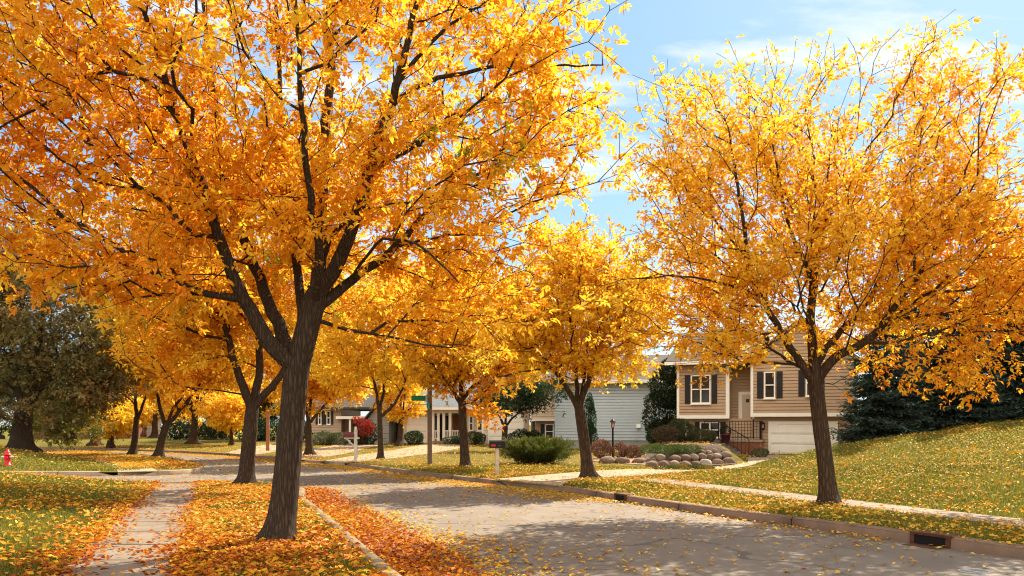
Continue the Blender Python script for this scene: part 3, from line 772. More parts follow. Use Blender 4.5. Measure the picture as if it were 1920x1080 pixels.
far_tree('small bright yellow tree far up the left walk with a thin red brown trunk', 207, 846, 56, .3, 2.4, [(215, 775, 0, 1.9, 1.9, 1.3), (185, 785, 0, 1., 1., .7)], 500, 23, YELLOW, .18, .18, hue=lambda p: .12+.0*p[:, 0])
far_tree('dark trunk tree with thin orange foliage far up the left walk', 178, 842, 60, .3, 2.6, [(190, 730, 0, 2.4, 2.4, 2.0)], 500, 25, GOLD, .2, .28, hue=lambda p: -.2+.0*p[:, 0])
far_tree('golden tree on the far lawn in front of the dark hedge, to the left', 362, 842, 62, .35, 2.5, [(375, 720, 0, 3.2, 3, 2.6), (420, 690, 0, 2.2, 2.2, 2.)], 800, 27, YELLOW, .2, .30, hue=lambda p: .05+.0*p[:, 0])
far_tree('small round golden tree on the far lawn in front of the dark hedge', 435, 844, 59, .3, 1.6, [(425, 770, 0, 1.5, 1.5, 1.3)], 450, 29, YELLOW, .18, .13, hue=lambda p: .0+.0*p[:, 0])
far_tree('yellow tree beyond the bend, tallest behind the second verge tree', 500, 838, 72, .4, 3.0, [(500, 700, 0, 4., 4, 3.6), (540, 740, 0, 2, 2, 1.8)], 800, 31, YELLOW, .24, .3, hue=lambda p: .08+.0*p[:, 0])
far_tree('yellow green tree between the grey brown house and the porch house', 750, 838, 56, .4, 2.0, [(752, 745, 0, 1.7, 1.7, 1.5), (735, 700, 0, 1.7, 1.7, 1.4)], 700, 33, YELLOW, .18, .19, hue=lambda p: .05-.1*(p[:, 2] < 3.6))
far_tree('pale yellow tree behind the porch house roof', 830, 835, 76, .5, 3.0, [(820, 660, 0, 4.2, 4, 3.8)], 800, 35, YELLOW, .24, .3, hue=lambda p: .15+.0*p[:, 0])
far_tree('golden tree far behind the left walk, over the red brown house', 290, 838, 82, .5, 3.0, [(300, 730, 0, 5.5, 4, 4.2)], 800, 37, GOLD, .26, .3)

# --- dark olive tree on the left mound
bD = PX(42, 838, 38.); bD[2] = Z1(bD[0], bD[1])
BD = pxblobs([(60, 590, 0, 3.6, 3.3, 3.7), (150, 640, -.3, 2.5, 2.4, 2.7), (180, 690, -.4, 1.7, 1.7, 1.7), (-30, 620, 0, 2.2, 2.4, 3.0), (170, 725, -.5, 1.5, 1.6, 1.1), (60, 760, -1.2, 2., 1.2, .8), (40, 480, 0, 2.3, 2.2, 1.7), (-20, 520, .3, 2., 2., 2.)], 38)
LD = [pxlimb([(40, 842), (42, 800), (45, 765)], 38, .48, .36), pxlimb([(44, 768), (30, 700), (20, 620), (10, 540)], 38, .22, .04), pxlimb([(45, 765), (62, 700, .3), (80, 600, .5), (90, 500, .5)], 38, .24, .04),
      pxlimb([(45, 770), (70, 740, -.3), (115, 690, -.6), (160, 640, -.8)], 38, .16, .03), pxlimb([(44, 775), (60, 750, .6), (75, 690, 1.1)], 38, .16, .03)]
make_tree('dark_tree', 'big dark olive green tree on the mound behind the red hydrant', bD, LD, BD, 3700, 41, OLIVE, .15, 5, 4, None, barkmat='bark', leafmat='leaf_green', perclump=12, clump=.4, shell=.6, hue=lambda p: -.05+.0*p[:, 0])
far_tree('olive bush like tree with drooping branches beside the red brown house', 135, 845, 50, .9, 1.7, [(130, 780, 0, 2.2, 2, 1.6), (100, 760, 0, 1.5, 1.5, 1.3)], 600, 43, YGREEN, .16, .16, name='olive_tree', group=None, leafmat='leaf_green', hue=lambda p: -.25+.0*p[:, 0])
# --- small dark tree in front of the beige garage
bC = PX(945, 838, 47); bC[2] = Z1(bC[0], 47)
LCt = [pxlimb([(945, 840), (946, 818), (947, 800)], 47, .17, .15), pxlimb([(946, 802), (936, 780), (925, 762), (915, 745)], 47, .09, .02), pxlimb([(947, 800), (950, 775, .2), (955, 740, .3)], 47, .09, .02), pxlimb([(947, 802), (960, 785, -.2), (978, 770, -.3), (1005, 760, -.4)], 47, .08, .02)]
make_tree('garden_tree', 'small dark green tree with a slim Y shaped trunk before the beige garage', bC, LCt, pxblobs([(960, 738, 0, 1.9, 1.6, .95), (1020, 735, 0, 1.5, 1.4, .9), (925, 755, 0, 1., 1., .45)], 47), 900, 45, GREEN, .13, 4, 3, None, barkmat='bark', leafmat='leaf_green', shell=.5)
# brown-green tree at the right edge
far_tree('brown tinged tree at the right edge behind the spruces', 1888, 800, 40, 1.5, 4.2, [(1900, 620, 0, 2.3, 2.2, 2.6), (1860, 590, 0, 1.4, 1.4, 1.2)], 800, 47, BROWN, .17, .2, name='brown_tree', group=None, leafmat='leaf_green', hue=lambda p: .1+.0*p[:, 0])

# ------------------------------------------------------------------ conifers
def spruce(label, px, Y, hgt, rad, seed, n_per=1.0):
    g = np.random.default_rng(seed); base = PX(px, 800, Y); base[2] = Z1(base[0], base[1])
    root = empty('spruce_tree', base, 0, label, 'spruce', 'blue green spruces on the right lawn')
    t = MB(); t.tube([(0, 0, -.2), (0, 0, hgt*.5), (0, 0, hgt*.98)], [.16, .09, .015], 10); t.build('trunk', M['bark'], root)
    P = []; Dd = []; Nn = []; bt = MB(); shade = []
    z = .15
    while z < hgt*.98:
        f = 1-z/hgt; Rz = rad*(f**.8)*g.uniform(.9, 1.08); nb = int(8+9*f)
        for k in range(nb):
            a = g.uniform(0, 6.283); rl = Rz*g.uniform(.75, 1.1); da = np.array([math.cos(a), math.sin(a), 0])
            s = np.linspace(.12, 1, max(4, int(rl/.13)))
            zz = z+g.normal()*.08
            droop = -.28*rl*(s**1.2)+.20*rl*s**3
            pts = da[None]*(s*rl)[:, None]+np.array([0, 0, 1])[None]*(zz+droop)[:, None]
            if rl > .5: bt.tube([pts[0], pts[len(pts)//2], pts[-1]], [.02, .012, .004], 4, False)
            dirb = unit(np.gradient(pts, axis=0)); sdv = np.array([-math.sin(a), math.cos(a), 0.])
            br = g.random()*.5+.75
            for i in range(len(pts)):
                wl = .10+.30*rl*(1-s[i])*.9
                for sg in (-1, 1):
                    nt = max(1, int(wl/.075*n_per))
                    for q in range(nt):
                        fr = (q+g.random())/nt
                        pp = pts[i]+sdv*sg*fr*wl+dirb[i]*fr*wl*.6+np.array([0, 0, -.10*fr*wl])+g.normal(size=3)*.025
                        P.append(pp); Dd.append(dirb[i]*.8+sdv*sg*.6+g.normal(size=3)*.3+np.array([0, 0, .1])); Nn.append((g.normal()*.5, g.normal()*.5, 1.)); shade.append(br)
        z += .17+.10*(1-f)
    P = np.array(P); K = len(P); L = .15+.09*g.random(K); W = .045+.025*g.random(K)
    u = .5+.25*g.normal(size=K)
    colr = pal_mix([(.028, .047, .034), (.048, .074, .054), (.085, .118, .09)], u)*np.array(shade)[:, None]
    V, Fc, cv = leaf_mesh(P, np.array(Dd), np.array(Nn), L, W, colr, .1)
    link('crown', mesh_np('crown', V, Fc, cv), M['needle'], root); bt.build('branches', M['bark'], root)
    return root
spruce('nearest spruce, wide dark blue green skirt beside the brown house', 1660, 33.2, 7.6, 2.25, 61, 1.3)
spruce('spruce in the middle of the row, behind the drooping golden branch', 1785, 34.0, 6.8, 2.45, 62, 1.3)
spruce('spruce at the right edge of the row, highest up the lawn', 1905, 35.0, 7.2, 2.5, 63, 1.3)
spruce('tall spruce behind the row, tip showing through the golden crown', 1715, 39.5, 10.2, 2.3, 64, .7)

def shrub(name, label, cat, c, blobs, n, pal, size, seed, group=None, leafmat='leaf_green', up=.3, stems=True, hue=0., shell=.75, aspect=.5):
    """leaf shell on lumpy ellipsoids; blobs local [(x,y,z,rx,ry,rz)]"""
    g = np.random.default_rng(seed); root = empty(name, c, 0, label, cat, group)
    B = np.array(blobs, float); vol = (B[:, 3]*B[:, 4]*B[:, 5])**.67; k = g.choice(len(B), n, p=vol/vol.sum())
    d = unit(g.normal(size=(n, 3))); lump = np.array([.17*noise.noise(Vector(x*2.6+seed)) for x in d*B[k, 3:]])
    r = np.where(g.random(n) < shell, .86+.16*g.random(n), .4+.55*g.random(n))+lump*1.6
    P = B[k, :3]+d*r[:, None]*B[k, 3:]; P[:, 2] = np.maximum(P[:, 2], .01+.05*g.random(n))
    dd = d+g.normal(size=(n, 3))*.5+np.array([0, 0, up]); nn = d+g.normal(size=(n, 3))*.6
    L = size*(.7+.6*g.random(n)); W = L*(aspect+.1*g.random(n))
    cl = np.array([noise.noise(Vector(p*2.2+seed*3.1)) for p in P])
    colr = pal_mix(pal, .5+hue+.45*cl+.16*g.normal(size=n))*(.8+.4*g.random(n))[:, None]
    V, Fc, cv = leaf_mesh(P, dd, nn, L, W, colr)
    link('foliage', mesh_np('foliage', V, Fc, cv), M[leafmat], root)
    if stems:
        t = MB()
        for b in B:
            for q in range(7):
                e = b[:3]+unit(g.normal(size=3)+np.array([0, 0, .6]))*b[3:]*.8
                e[2] = max(e[2], .1)
                t.tube([(b[0]*.5+g.normal()*.05, b[1]*.5, -.05), (e[0]*.6+b[0]*.2, e[1]*.6+b[1]*.2, e[2]*.55), e], [.018, .012, .005], 5, False)
        t.build('stems', M['bark'], root)
    return root
def at(px, py, Y):
    p = PX(px, py, Y); p[2] = Z1(p[0], p[1]); return p
# spreading juniper
JUN = [(.03, .045, .010), (.07, .09, .016), (.16, .17, .028)]
def juniper(label, c, rx, ry, hgt, n, seed):
    g = np.random.default_rng(seed); root = empty('juniper_shrub', c, 0, label, 'shrub'); P = []; Dd = []; hh = []; t = MB()
    for k in range(n):
        a = g.uniform(0, 6.283); el = g.uniform(.08, 1.25); o = np.array([g.normal()*rx*.28, g.normal()*ry*.25, 0.])
        ln = g.uniform(.75, 1.08)*(1-.25*(el > .8)); s_ = np.linspace(.25, 1, 11)[:, None]
        hd = np.array([[math.cos(a)*rx, math.sin(a)*ry, 0]])*math.cos(el)
        pts = o+hd*s_*ln+np.array([[0, 0, 1.]])*(hgt*ln*math.sin(el)*s_*(1.25-.25*s_*s_)+.12+.10*s_**3)
        if k % 3 == 0: t.tube([o, pts[3], pts[8]], [.02, .012, .005], 4, False)
        d = unit(np.gradient(pts, axis=0)); tone = g.normal()*.16
        for i in range(len(pts)):
            m_ = int(12*(1-.55*i/10))+3
            P.append(pts[i]+g.normal(size=(m_, 3))*.075*(1.15-.7*i/10)); Dd.append(d[i]+g.normal(size=(m_, 3))*.42+np.array([0, 0, .18])); hh.append(np.full(m_, i/10.*.5+tone))
    P = np.vstack(P); Dd = np.vstack(Dd); hh = np.concatenate(hh); K = len(P); P[:, 2] = np.maximum(P[:, 2], .02)
    L = .10*(.7+.6*g.random(K)); colr = pal_mix(JUN, .2+hh+.14*g.normal(size=K))
    V, Fc, cv = leaf_mesh(P, Dd, g.normal(size=(K, 3))+np.array([0, 0, .6]), L, L*.26, colr, .15)
    link('foliage', mesh_np('foliage', V, Fc, cv), M['leaf_green'], root); t.build('stems', M['bark'], root)
juniper('large spreading juniper behind the black mailbox', at(1002, 878, 33.0), 1.22, 1.0, 1.05, 260, 71)
c = at(984, 826, 50)
shrub('clipped_shrub', 'dark clipped round shrub between the beige garage and the overhang', 'shrub', c, [(-.2, 0, .55, .75, .6, .52), (.5, 0, .5, .6, .5, .48)], 4200, GREEN, .09, 72)
c = at(1128, 868, 36.5)
shrub('brown_shrub', 'round reddish brown shrub left of the lamp post', 'shrub', c, [(0, 0, .40, .42, .4, .38)], 2600, [(.10, .035, .02), (.19, .075, .045), (.30, .15, .09)], .06, 73, 'reddish brown shrubs beside the lamp post')
c = at(1172, 868, 36.5)
shrub('brown_shrub', 'low two humped reddish brown shrub right of the lamp post', 'shrub', c, [(-.2, 0, .38, .3, .35, .34), (.35, 0, .28, .36, .35, .30)], 2800, [(.09, .035, .02), (.18, .075, .045), (.28, .14, .08)], .06, 74, 'reddish brown shrubs beside the lamp post')
c = at(778, 830, 57)
shrub('round_shrub', 'dark round shrub in front of the white garage of the porch house', 'shrub', c, [(0, 0, .45, .6, .5, .48)], 2400, GREEN, .09, 75)
c = at(890, 830, 56.5)
shrub('round_shrub', 'green rounded shrub under the paired windows of the porch house', 'shrub', c, [(-.1, 0, .45, .55, .5, .42), (.3, 0, .4, .4, .4, .4)], 2400, [(.03, .05, .012), (.05, .075, .018), (.09, .11, .025)], .085, 76)
c = at(846, 832, 57)
shrub('low_shrub', 'low green shrub below the white porch railing', 'shrub', c, [(0, 0, .25, .6, .4, .28), (.5, 0, .3, .45, .4, .28)], 1800, GREEN, .08, 77)
c = at(688, 834, 58)
shrub('burning_bush', 'tall green shrub with a scarlet top by the house entry', 'shrub', c, [(0, 0, .8, .85, .6, .8), (-.5, 0, .5, .6, .5, .5)], 3000, GREEN, .11, 78)
c = at(678, 820, 57.4); c[2] += 1.2
shrub('scarlet_bush', 'bright scarlet shrub crown beside the small entry roof', 'shrub', c - np.array([0, 0, 1.0]), [(.1, 0, 1.3, .45, .4, .3), (-.3, 0, 1.5, .3, .3, .22), (.5, 0, 1.05, .35, .35, .3), (.2, 0, .8, .5, .4, .4)], 1100, [(.22, .012, .015), (.38, .03, .025), (.45, .10, .03)], .12, 79)
c = at(620, 835, 58)
shrub('flowering_shrub', 'loose flowering shrub under the shuttered windows', 'shrub', c, [(-.5, 0, .45, .8, .5, .45), (.5, 0, .4, .8, .5, .4)], 3000, [(.04, .06, .02), (.08, .10, .03), (.30, .30, .2)], .10, 80)
# garden in front of the brown house
c = at(1250, 838, 39); 
shrub('garden_shrub', 'brownish shrub at the left end of the garden bed by the brown house', 'shrub', c, [(0, 0, .35, .6, .5, .4)], 2200, [(.05, .04, .02), (.11, .07, .035), (.20, .11, .06)], .07, 81, up=.6)
c = at(1278, 838, 39.5)
shrub('garden_shrub', 'tall grassy green shrub under the left wing of the brown house', 'shrub', c, [(-.1, 0, .5, .6, .5, .55), (.25, 0, .4, .45, .4, .4)], 2800, [(.035, .05, .015), (.07, .08, .025), (.13, .11, .04)], .09, 82, up=.8, aspect=.3)
c = at(1313, 838, 38.8)
shrub('garden_shrub', 'feathery olive shrub left of the front steps', 'shrub', c, [(0, 0, .26, .62, .5, .32)], 2800, [(.035, .05, .015), (.075, .08, .025), (.14, .11, .04)], .09, 83, up=.8, aspect=.3)
c = at(1228, 832, 42)
shrub('round_shrub', 'small dark clipped shrub at the corner of the pale blue wall', 'shrub', c, [(0, 0, .3, .42, .4, .32)], 1500, GREEN, .07, 84)
c = at(1425, 874, 36.2)
shrub('low_shrub', 'small pale green plant at the foot of the brick stoop', 'shrub', c, [(0, 0, .18, .35, .3, .2)], 900, [(.04, .06, .02), (.09, .12, .04), (.2, .22, .12)], .06, 85)
def groundcover(label, c, blobs, n, seed, pal):
    return shrub('ground_cover_plant', label, 'plant', c, blobs, n, pal, .055, seed, stems=False, up=.9, aspect=.35)
c = at(1262, 858, 34.2)
groundcover('green spreading ground cover mound on top of the boulder wall', c, [(-.35, .2, .1, 1.0, .9, .24), (.5, .3, .12, .8, .9, .22)], 9000, 86, [(.03, .05, .012), (.055, .085, .018), (.11, .13, .03)])
c = at(1285, 890, 29.2)
groundcover('low leafy ground cover bed in front of the boulder wall', c, [(-.3, 0, .05, .75, .5, .12), (.45, .1, .05, .6, .5, .10)], 5000, 87, [(.03, .05, .012), (.08, .085, .02), (.30, .18, .03)])
# arborvitae column + dark vine tree by blue wall
c = at(1106, 836, 44)
shrub('arborvitae', 'narrow dark green columnar evergreen against the pale blue wall', 'evergreen', c, [(0, 0, .8, .38, .38, .85), (0, 0, 1.8, .32, .32, .95), (0, 0, 2.5, .20, .2, .5)], 6000, [(.010, .035, .012), (.018, .055, .018), (.03, .08, .02)], .08, 88, up=.9, aspect=.3)
c = at(1247, 836, 44)
shrub('bushy_tree', 'bushy dark green tree flecked with red between the blue and the brown house', 'tree', c, [(0, 0, 2.0, 1.1, .8, 1.2), (.1, 0, 3.3, .85, .7, 1.1), (.0, 0, 1.0, .9, .7, .7), (.3, .2, 4.2, .5, .5, .7)], 11000, GREENR, .12, 89, hue=-.05)
c = at(737, 838, 63)
shrub('evergreen_shrub', 'tall dark evergreen shrub left of the white garage of the porch house', 'shrub', c, [(-.3, 0, 1.1, .8, .6, 1.2), (.4, 0, 1.0, .7, .6, 1.1)], 3000, GREEN, .12, 90)
# far hedges
hp = [(325, 836, 70), (352, 836, 71), (382, 836, 70), (410, 836, 71), (470, 837, 66), (492, 836, 66), (540, 837, 66), (556, 836, 67)]
OR = ['first', 'second', 'third', 'fourth', 'fifth', 'sixth', 'seventh', 'eighth', 'ninth', 'tenth', 'eleventh', 'twelfth']
for i, (px, py, Y) in enumerate(hp):
    c = at(px, py, Y); w = 1.0+.25*(i % 3)
    shrub('hedge_shrub', f'dark green shrub of the far hedge, {OR[i]} from the left', 'shrub', c, [(0, 0, .8, w, .7, .85), (.5, 0, .7, .8, .6, .7)], 1500, [(.010, .022, .010), (.02, .04, .012), (.06, .09, .03)], .15, 100+i, 'shrubs of the far dark hedge')
far_tree('dark green tree behind the roof of the grey brown house', 640, 830, 85, .5, 3.5, [(640, 690, 0, 4.5, 4, 3.6)], 700, 49, GREEN, .26, .3, name='dark_tree', group=None, leafmat='leaf_green')
far_tree('dark green tree far behind the second verge tree', 420, 830, 92, .5, 3.5, [(420, 760, 0, 6.5, 4, 3.2)], 800, 51, [(.02, .035, .012), (.04, .06, .02), (.10, .11, .03)], .28, .3, name='dark_tree', group=None, leafmat='leaf_green')
far_tree('dark green tree at the far left edge behind the mound', -10, 830, 60, .9, 2.8, [(10, 740, 0, 3.4, 3, 2.6), (-30, 690, 0, 3, 3, 2.6)], 800, 53, GREEN, .2, .3, name='dark_tree', group=None, leafmat='leaf_green')

# ------------------------------------------------------------------ houses
class Fac:
    """a front plane: origin at the left corner, x along the front, y into the house"""
    def __init__(s, px, Y, ang, z0):
        s.a = R(ang); s.c = math.cos(s.a); s.s = math.sin(s.a); s.O = np.array([(px-960)/F*Y, Y]); s.z0 = z0
    def u(s, px, y=0.):
        k = (px-960)/F
        return (k*(s.O[1]+y*s.c)-s.O[0]-y*s.s)/(s.c+k*s.s)
    def z(s, py, u, y=0.):
        Yw = s.O[1]-u*s.s+y*s.c
        return H-(py-HY)/F*Yw-s.z0
    def root(s, name, label, cat='house'):
        return empty(name, (s.O[0], s.O[1], s.z0), -s.a, label, cat)
def window(root, x0, x1, z0, z1, y, nx=1, nz=2, fr=.06, mat='white', sill=True):
    w = MB(); y = y-.02
    w.box(x0, x1, y-.07, y-.022, z0, z0+fr); w.box(x0, x1, y-.07, y-.022, z1-fr, z1)
    w.box(x0, x0+fr, y-.07, y-.022, z0+fr, z1-fr); w.box(x1-fr, x1, y-.07, y-.022, z0+fr, z1-fr)
    if sill: w.box(x0-.03, x1+.03, y-.10, y-.024, z0-.05, z0)
    for k in range(1, nx):
        xm = x0+(x1-x0)*k/nx; w.box(xm-.035, xm+.035, y-.065, y-.022, z0+fr, z1-fr)
    for j in range(1, nz):
        zm = z0+(z1-z0)*j/nz
        for k in range(nx):
            a = x0+(x1-x0)*k/nx+(fr if k == 0 else .035); b_ = x0+(x1-x0)*(k+1)/nx-(fr if k == nx-1 else .035)
            w.box(a, b_, y-.06, y-.022, zm-.025, zm+.025)
    o = w.build('window', M[mat], root)
    p = MB(); p.box(x0+fr*.5, x1-fr*.5, y-.045, y-.025, z0+fr*.5, z1-fr*.5); p.build('pane', M['glass'], o)
    return o
def shutter(root, x0, x1, z0, z1, y):
    m = MB(); m.box(x0, x1, y-.05, y-.02, z0, z1)
    z = z0+.06
    while z < z1-.08:
        m.box(x0+.03, x1-.03, y-.062, y-.05, z, z+.03); z += .055
    m.build('shutter', M['dark'], root)
def garage_door(root, x0, x1, z0, z1, y, ncol, nrow, chamfer=.3, handle=True):
    f = MB(); t = .12; y = y-.035
    f.prism([(x0-t, z0), (x0, z0), (x0, z1-chamfer), (x0+chamfer, z1), (x0+chamfer, z1+t), (x0-t, z1+t)], y-.05, y-.012)
    f.prism([(x0+chamfer, z1), (x1-chamfer, z1), (x1-chamfer, z1+t), (x0+chamfer, z1+t)], y-.05, y-.012)
    f.prism([(x1-chamfer, z1), (x1, z1-chamfer), (x1, z0), (x1+t, z0), (x1+t, z1+t), (x1-chamfer, z1+t)], y-.05, y-.012)
    f.build('garage_frame', M['white'], root)
    d = MB(); hh = (z1-z0)/nrow; ww = (x1-x0)/ncol
    for r_ in range(nrow):
        d.box(x0, x1, y-.018, y-.006, z0+r_*hh+.013, z0+(r_+1)*hh-.013)
        for c_ in range(ncol):
            d.box(x0+c_*ww+.06, x0+(c_+1)*ww-.06, y-.036, y-.018, z0+r_*hh+.07, z0+(r_+1)*hh-.07)
    d.box(x0, x1, y+.02, y+.024, z0, z1)
    o = d.build('garage_door', M['garage'], root)
    if handle:
        h = MB(); hx = x0+(x1-x0)*.13; h.tube([(hx, y-.06, z0+.45), (hx, y-.06, z0+.62)], .012, 6); h.build('handle', M['iron'], o)
def wall_lantern(root, x, z, y):
    m = MB(); m.box(x-.04, x+.04, y-.05, y-.022, z-.06, z+.1); m.prism([(x-.09, z-.1), (x+.09, z-.1), (x+.07, z-.16), (x-.07, z-.16)], y-.2, y-.05)
    m.prism([(x-.11, z+.1), (x+.11, z+.1), (x, z+.2)], y-.22, y-.05)
    for sx in (-.08, .065): m.box(x+sx, x+sx+.015, y-.2, y-.05, z-.1, z+.1)
    o = m.build('wall_lantern', M['iron'], root)
    p = MB(); p.box(x-.055, x+.055, y-.17, y-.08, z-.09, z+.09); p.build('lamp_glass', M['lampglass'], o)
def roof_slab(root, x0, x1, y0, z0, y1, z1, mat, th=.16, name='roof'):
    """one slope: eave (y0,z0) to ridge (y1,z1)"""
    m = MB(); m.prism([(y0, z0), (y1, z1), (y1, z1+th), (y0, z0+th)], x0, x1, 'x'); return m.build(name, M[mat], root)

# ---- the brown split-level house
fa = Fac(1270, 41.5, 24, .1)
rA = fa.root('brown_house', 'brown split level house with black shutters and white garage door')
u0, u1, u2, u3 = 0., fa.u(1365), fa.u(1409), fa.u(1601)
zb = fa.z(785, 0); ze = zb+2.62; zt = zb+.16
m = MB(); m.siding(u0+.1, u1-.1, zt, ze, 0., .15, .03, 5.)
m.siding(u0+.35, u2, -.5, zb+.0, .45, .15, .03, 4.5)          # lower wall, set back
m.siding(u1, u2+.2, zb-.5, ze, 1.0, .15, .03, 4)             # entry recess
m.box(u1-.02, u1+.0, .0, 1.0, zb, ze)
y_r = -.25
zr_ = zb+.08
m.siding(u2+.12, u3, zr_+.16, ze+.05, y_r, .15, .03, 5.2)
m.siding(u2+.1, u3-.05, -.6, zr_, .15, .15, .03, 4.6)
# front gable of the right wing
gx0, gx1 = u2-.1, u3+.1; gz = ze+.05; apex = (gx0+gx1)/2
zz = gz
while zz < gz+1.65:
    f = (zz-gz)/1.75; m.siding(gx0+(apex-gx0)*f+.1, gx1-(gx1-apex)*f-.1, zz, zz+.15, y_r, .15, .03, .2); zz += .15
m.build('wall', M['taupe'], rA)
t = MB()
t.box(u0-.02, u0+.1, -.035, .1, zt, ze); t.box(u1-.1, u1+.06, -.035, .2, zt, ze); t.box(u0-.02, u1+.06, -.04, .1, zb, zt)
t.box(u2, u2+.12, y_r-.035, .2, zr_+.16, ze+.05); t.box(u2, u3, y_r-.04, .0, zr_, zr_+.16)
t.box(u0+.27, u0+.35, .42, .6, -.4, zb-.01)
t.build('trim', M['white'], rA)
# soffit + roof of left wing
r_ = roof_slab(rA, u0-.45, u2+.3, -.55, ze-.02, 3.4, ze+1.7, 'roof')
roof_slab(rA, u0-.45, u2+.3, 7.4, ze-.02, 3.4, ze+1.7, 'roof')
g_ = MB(); g_.box(u0-.47, u2-.1, -.66, -.56, ze-.05, ze+.10); g_.build('gutter', M['white'], rA)
# right wing gable roof (two slopes running back)
rr = MB(); th = .15; ov = .35
rr.prism([(gx0-ov, gz-.28), (apex, gz+1.75), (apex, gz+1.75+th), (gx0-ov, gz-.28+th)], y_r-.35, 6., 'y')
rr.prism([(apex, gz+1.75), (gx1+ov, gz-.28), (gx1+ov, gz-.28+th), (apex, gz+1.75+th)], y_r-.35, 6., 'y'); rr.build('roof', M['roof'], rA)
def Wp(f, a, b, pt, pb, y): 
    x0, x1 = f.u(a, y), f.u(b, y); xm = (x0+x1)/2
    return x0, x1, f.z(pb, xm, y), f.z(pt, xm, y)
x0, x1, z0, z1 = Wp(fa, 1296, 1333, 703, 757, 0.); window(rA, x0, x1, z0, z1, 0., 2, 2)
shutter(rA, x0-.3, x0-.05, z0, z1, 0.); shutter(rA, x1+.05, x1+.3, z0, z1, 0.)
x0, x1, z0, z1 = Wp(fa, 1433, 1454, 697, 747, y_r); window(rA, x0, x1, z0, z1, y_r, 1, 2)
shutter(rA, x0-.32, x0-.05, z0, z1, y_r); shutter(rA, x1+.05, x1+.32, z0, z1, y_r)
x0, x1, z0, z1 = Wp(fa, 1511, 1532, 693, 743, y_r); window(rA, x0, x1, z0, z1, y_r, 1, 2)
shutter(rA, x0-.32, x0-.05, z0, z1, y_r); shutter(rA, x1+.05, x1+.32, z0, z1, y_r)
x0, x1, z0, z1 = Wp(fa, 1313, 1350, 791, 821, .45); window(rA, x0, x1, z0, z1, .45, 2, 2)
shutter(rA, x0-.25, x0-.04, z0, z1, .45); shutter(rA, x1+.04, x1+.28, z0, z1, .45)
# door
x0, x1 = fa.u(1392, 1.0), fa.u(1413, 1.0); zf = fa.z(821, (x0+x1)/2, 1.); zd = fa.z(740, (x0+x1)/2, 1.)
d = MB(); d.box(x0-.17, x0, .90, .96, zf, zd+.14); d.box(x1, x1+.12, .90, .96, zf, zd+.14); d.box(x0, x1, .90, .96, zd, zd+.14); d.build('door_frame', M['white'], rA)
d = MB(); d.box(x0, x1, .92, .958, zf, zd)
for (a, b_, c_, e) in ((.1, .45, .1, .42), (.55, .9, .1, .42), (.1, .45, .48, .72), (.55, .9, .48, .72)):
    d.box(x0+(x1-x0)*a, x0+(x1-x0)*b_, .91, .921, zf+(zd-zf)*c_, zf+(zd-zf)*e)
dr = d.build('front_door', M['door'], rA)
d = MB(); d.box(x0+.35*(x1-x0), x0+.65*(x1-x0), .908, .921, zf+.82*(zd-zf), zf+.9*(zd-zf)); d.build('door_light', M['glass'], dr)
d = MB(); d.lathe([(0, -.03), (.03, -.02), (.035, 0), (.03, .02), (0, .03)], (x1-.09, .92, zf+.95), 10); d.build('door_handle', M['iron'], dr)
# garage
x0, x1 = fa.u(1446, .15), fa.u(1566, .15); z1g = fa.z(795, x0, .15)
garage_door(rA, x0, x1, -.25, z1g, .15, 7, 4, .32)
wall_lantern(rA, fa.u(1431, .15), fa.z(799, fa.u(1431, .15), .15), .15)
# brick stoop with lattice, steps and iron railing
sx0, sx1 = fa.u(1364, -.4), fa.u(1428, -.5)
s_ = MB(); s_.box(sx0, sx1, -.55, 1.0, -.4, zf-.16); s_.build('stoop', M['brick'], rA)
s_ = MB(); s_.box(sx0-.05, sx1+.05, -.62, 1.0, zf-.16, zf-.06); s_.build('stoop_cap', M['drive'], rA)
la = MB(); lx0, lx1, lz0, lz1 = sx0+.25, sx1-.05, -.2, zf-.2
for sg in (1, -1):
    for k in np.arange(-(lz1-lz0), (lx1-lx0), .14):
        a0 = max(0, k); a1 = min(lx1-lx0, k+(lz1-lz0))
        if a1-a0 < .05: continue
        q0 = (lx0+a0, lz0+(a0-k)); q1 = (lx0+a1, lz0+(a1-k))
        if sg < 0: q0 = (lx0+lx1-q0[0], q0[1]); q1 = (lx0+lx1-q1[0], q1[1])
        yy = -.575 if sg > 0 else -.588
        la.tube([(q0[0], yy, q0[1]), (q1[0], yy, q1[1])], .010, 4)
la.build('lattice', M['redbrown'], rA)
st = MB(); nst = 6
hx = fa.u(1408, -1.2); lxs = fa.u(1345, -1.2); top = zf-.08
st.box(lxs-.6, lxs+.15, -1.5, -.62, -.4, top)
for k in range(nst):
    a = lxs+.15+(hx-lxs-.15)*k/nst; b_ = lxs+.15+(hx-lxs-.15)*(k+1)/nst+.03
    st.box(a, b_, -1.5, -.63, -.4, top*(1-(k+1)/(nst+.6)))
st.build('steps', M['walk'], rA)
ra = MB()
def rail(ps, n, hgt=.86):
    p = np.array(ps, float)
    ra.tube(p+np.array([0, 0, hgt]), .022, 6); ra.tube(p+np.array([0, 0, .1]), .012, 5)
    for k in range(n+1):
        q = p[0]+(p[-1]-p[0])*k/n; ra.tube([q, q+np.array([0, 0, hgt])], .020 if k in (0, n) else .010, 5)
rail([(sx0+.12, -.5, zf-.06), (sx1-.08, -.5, zf-.06)], 10); rail([(sx1-.05, -.45, zf-.06), (sx1-.05, .6, zf-.06)], 6)
rail([(lxs+.12, -1.46, top), (hx-.05, -1.46, .05)], 8); rail([(lxs-.55, -1.46, top), (lxs+.1, -1.46, top)], 4)
ra.build('railing', M['iron'], rA)
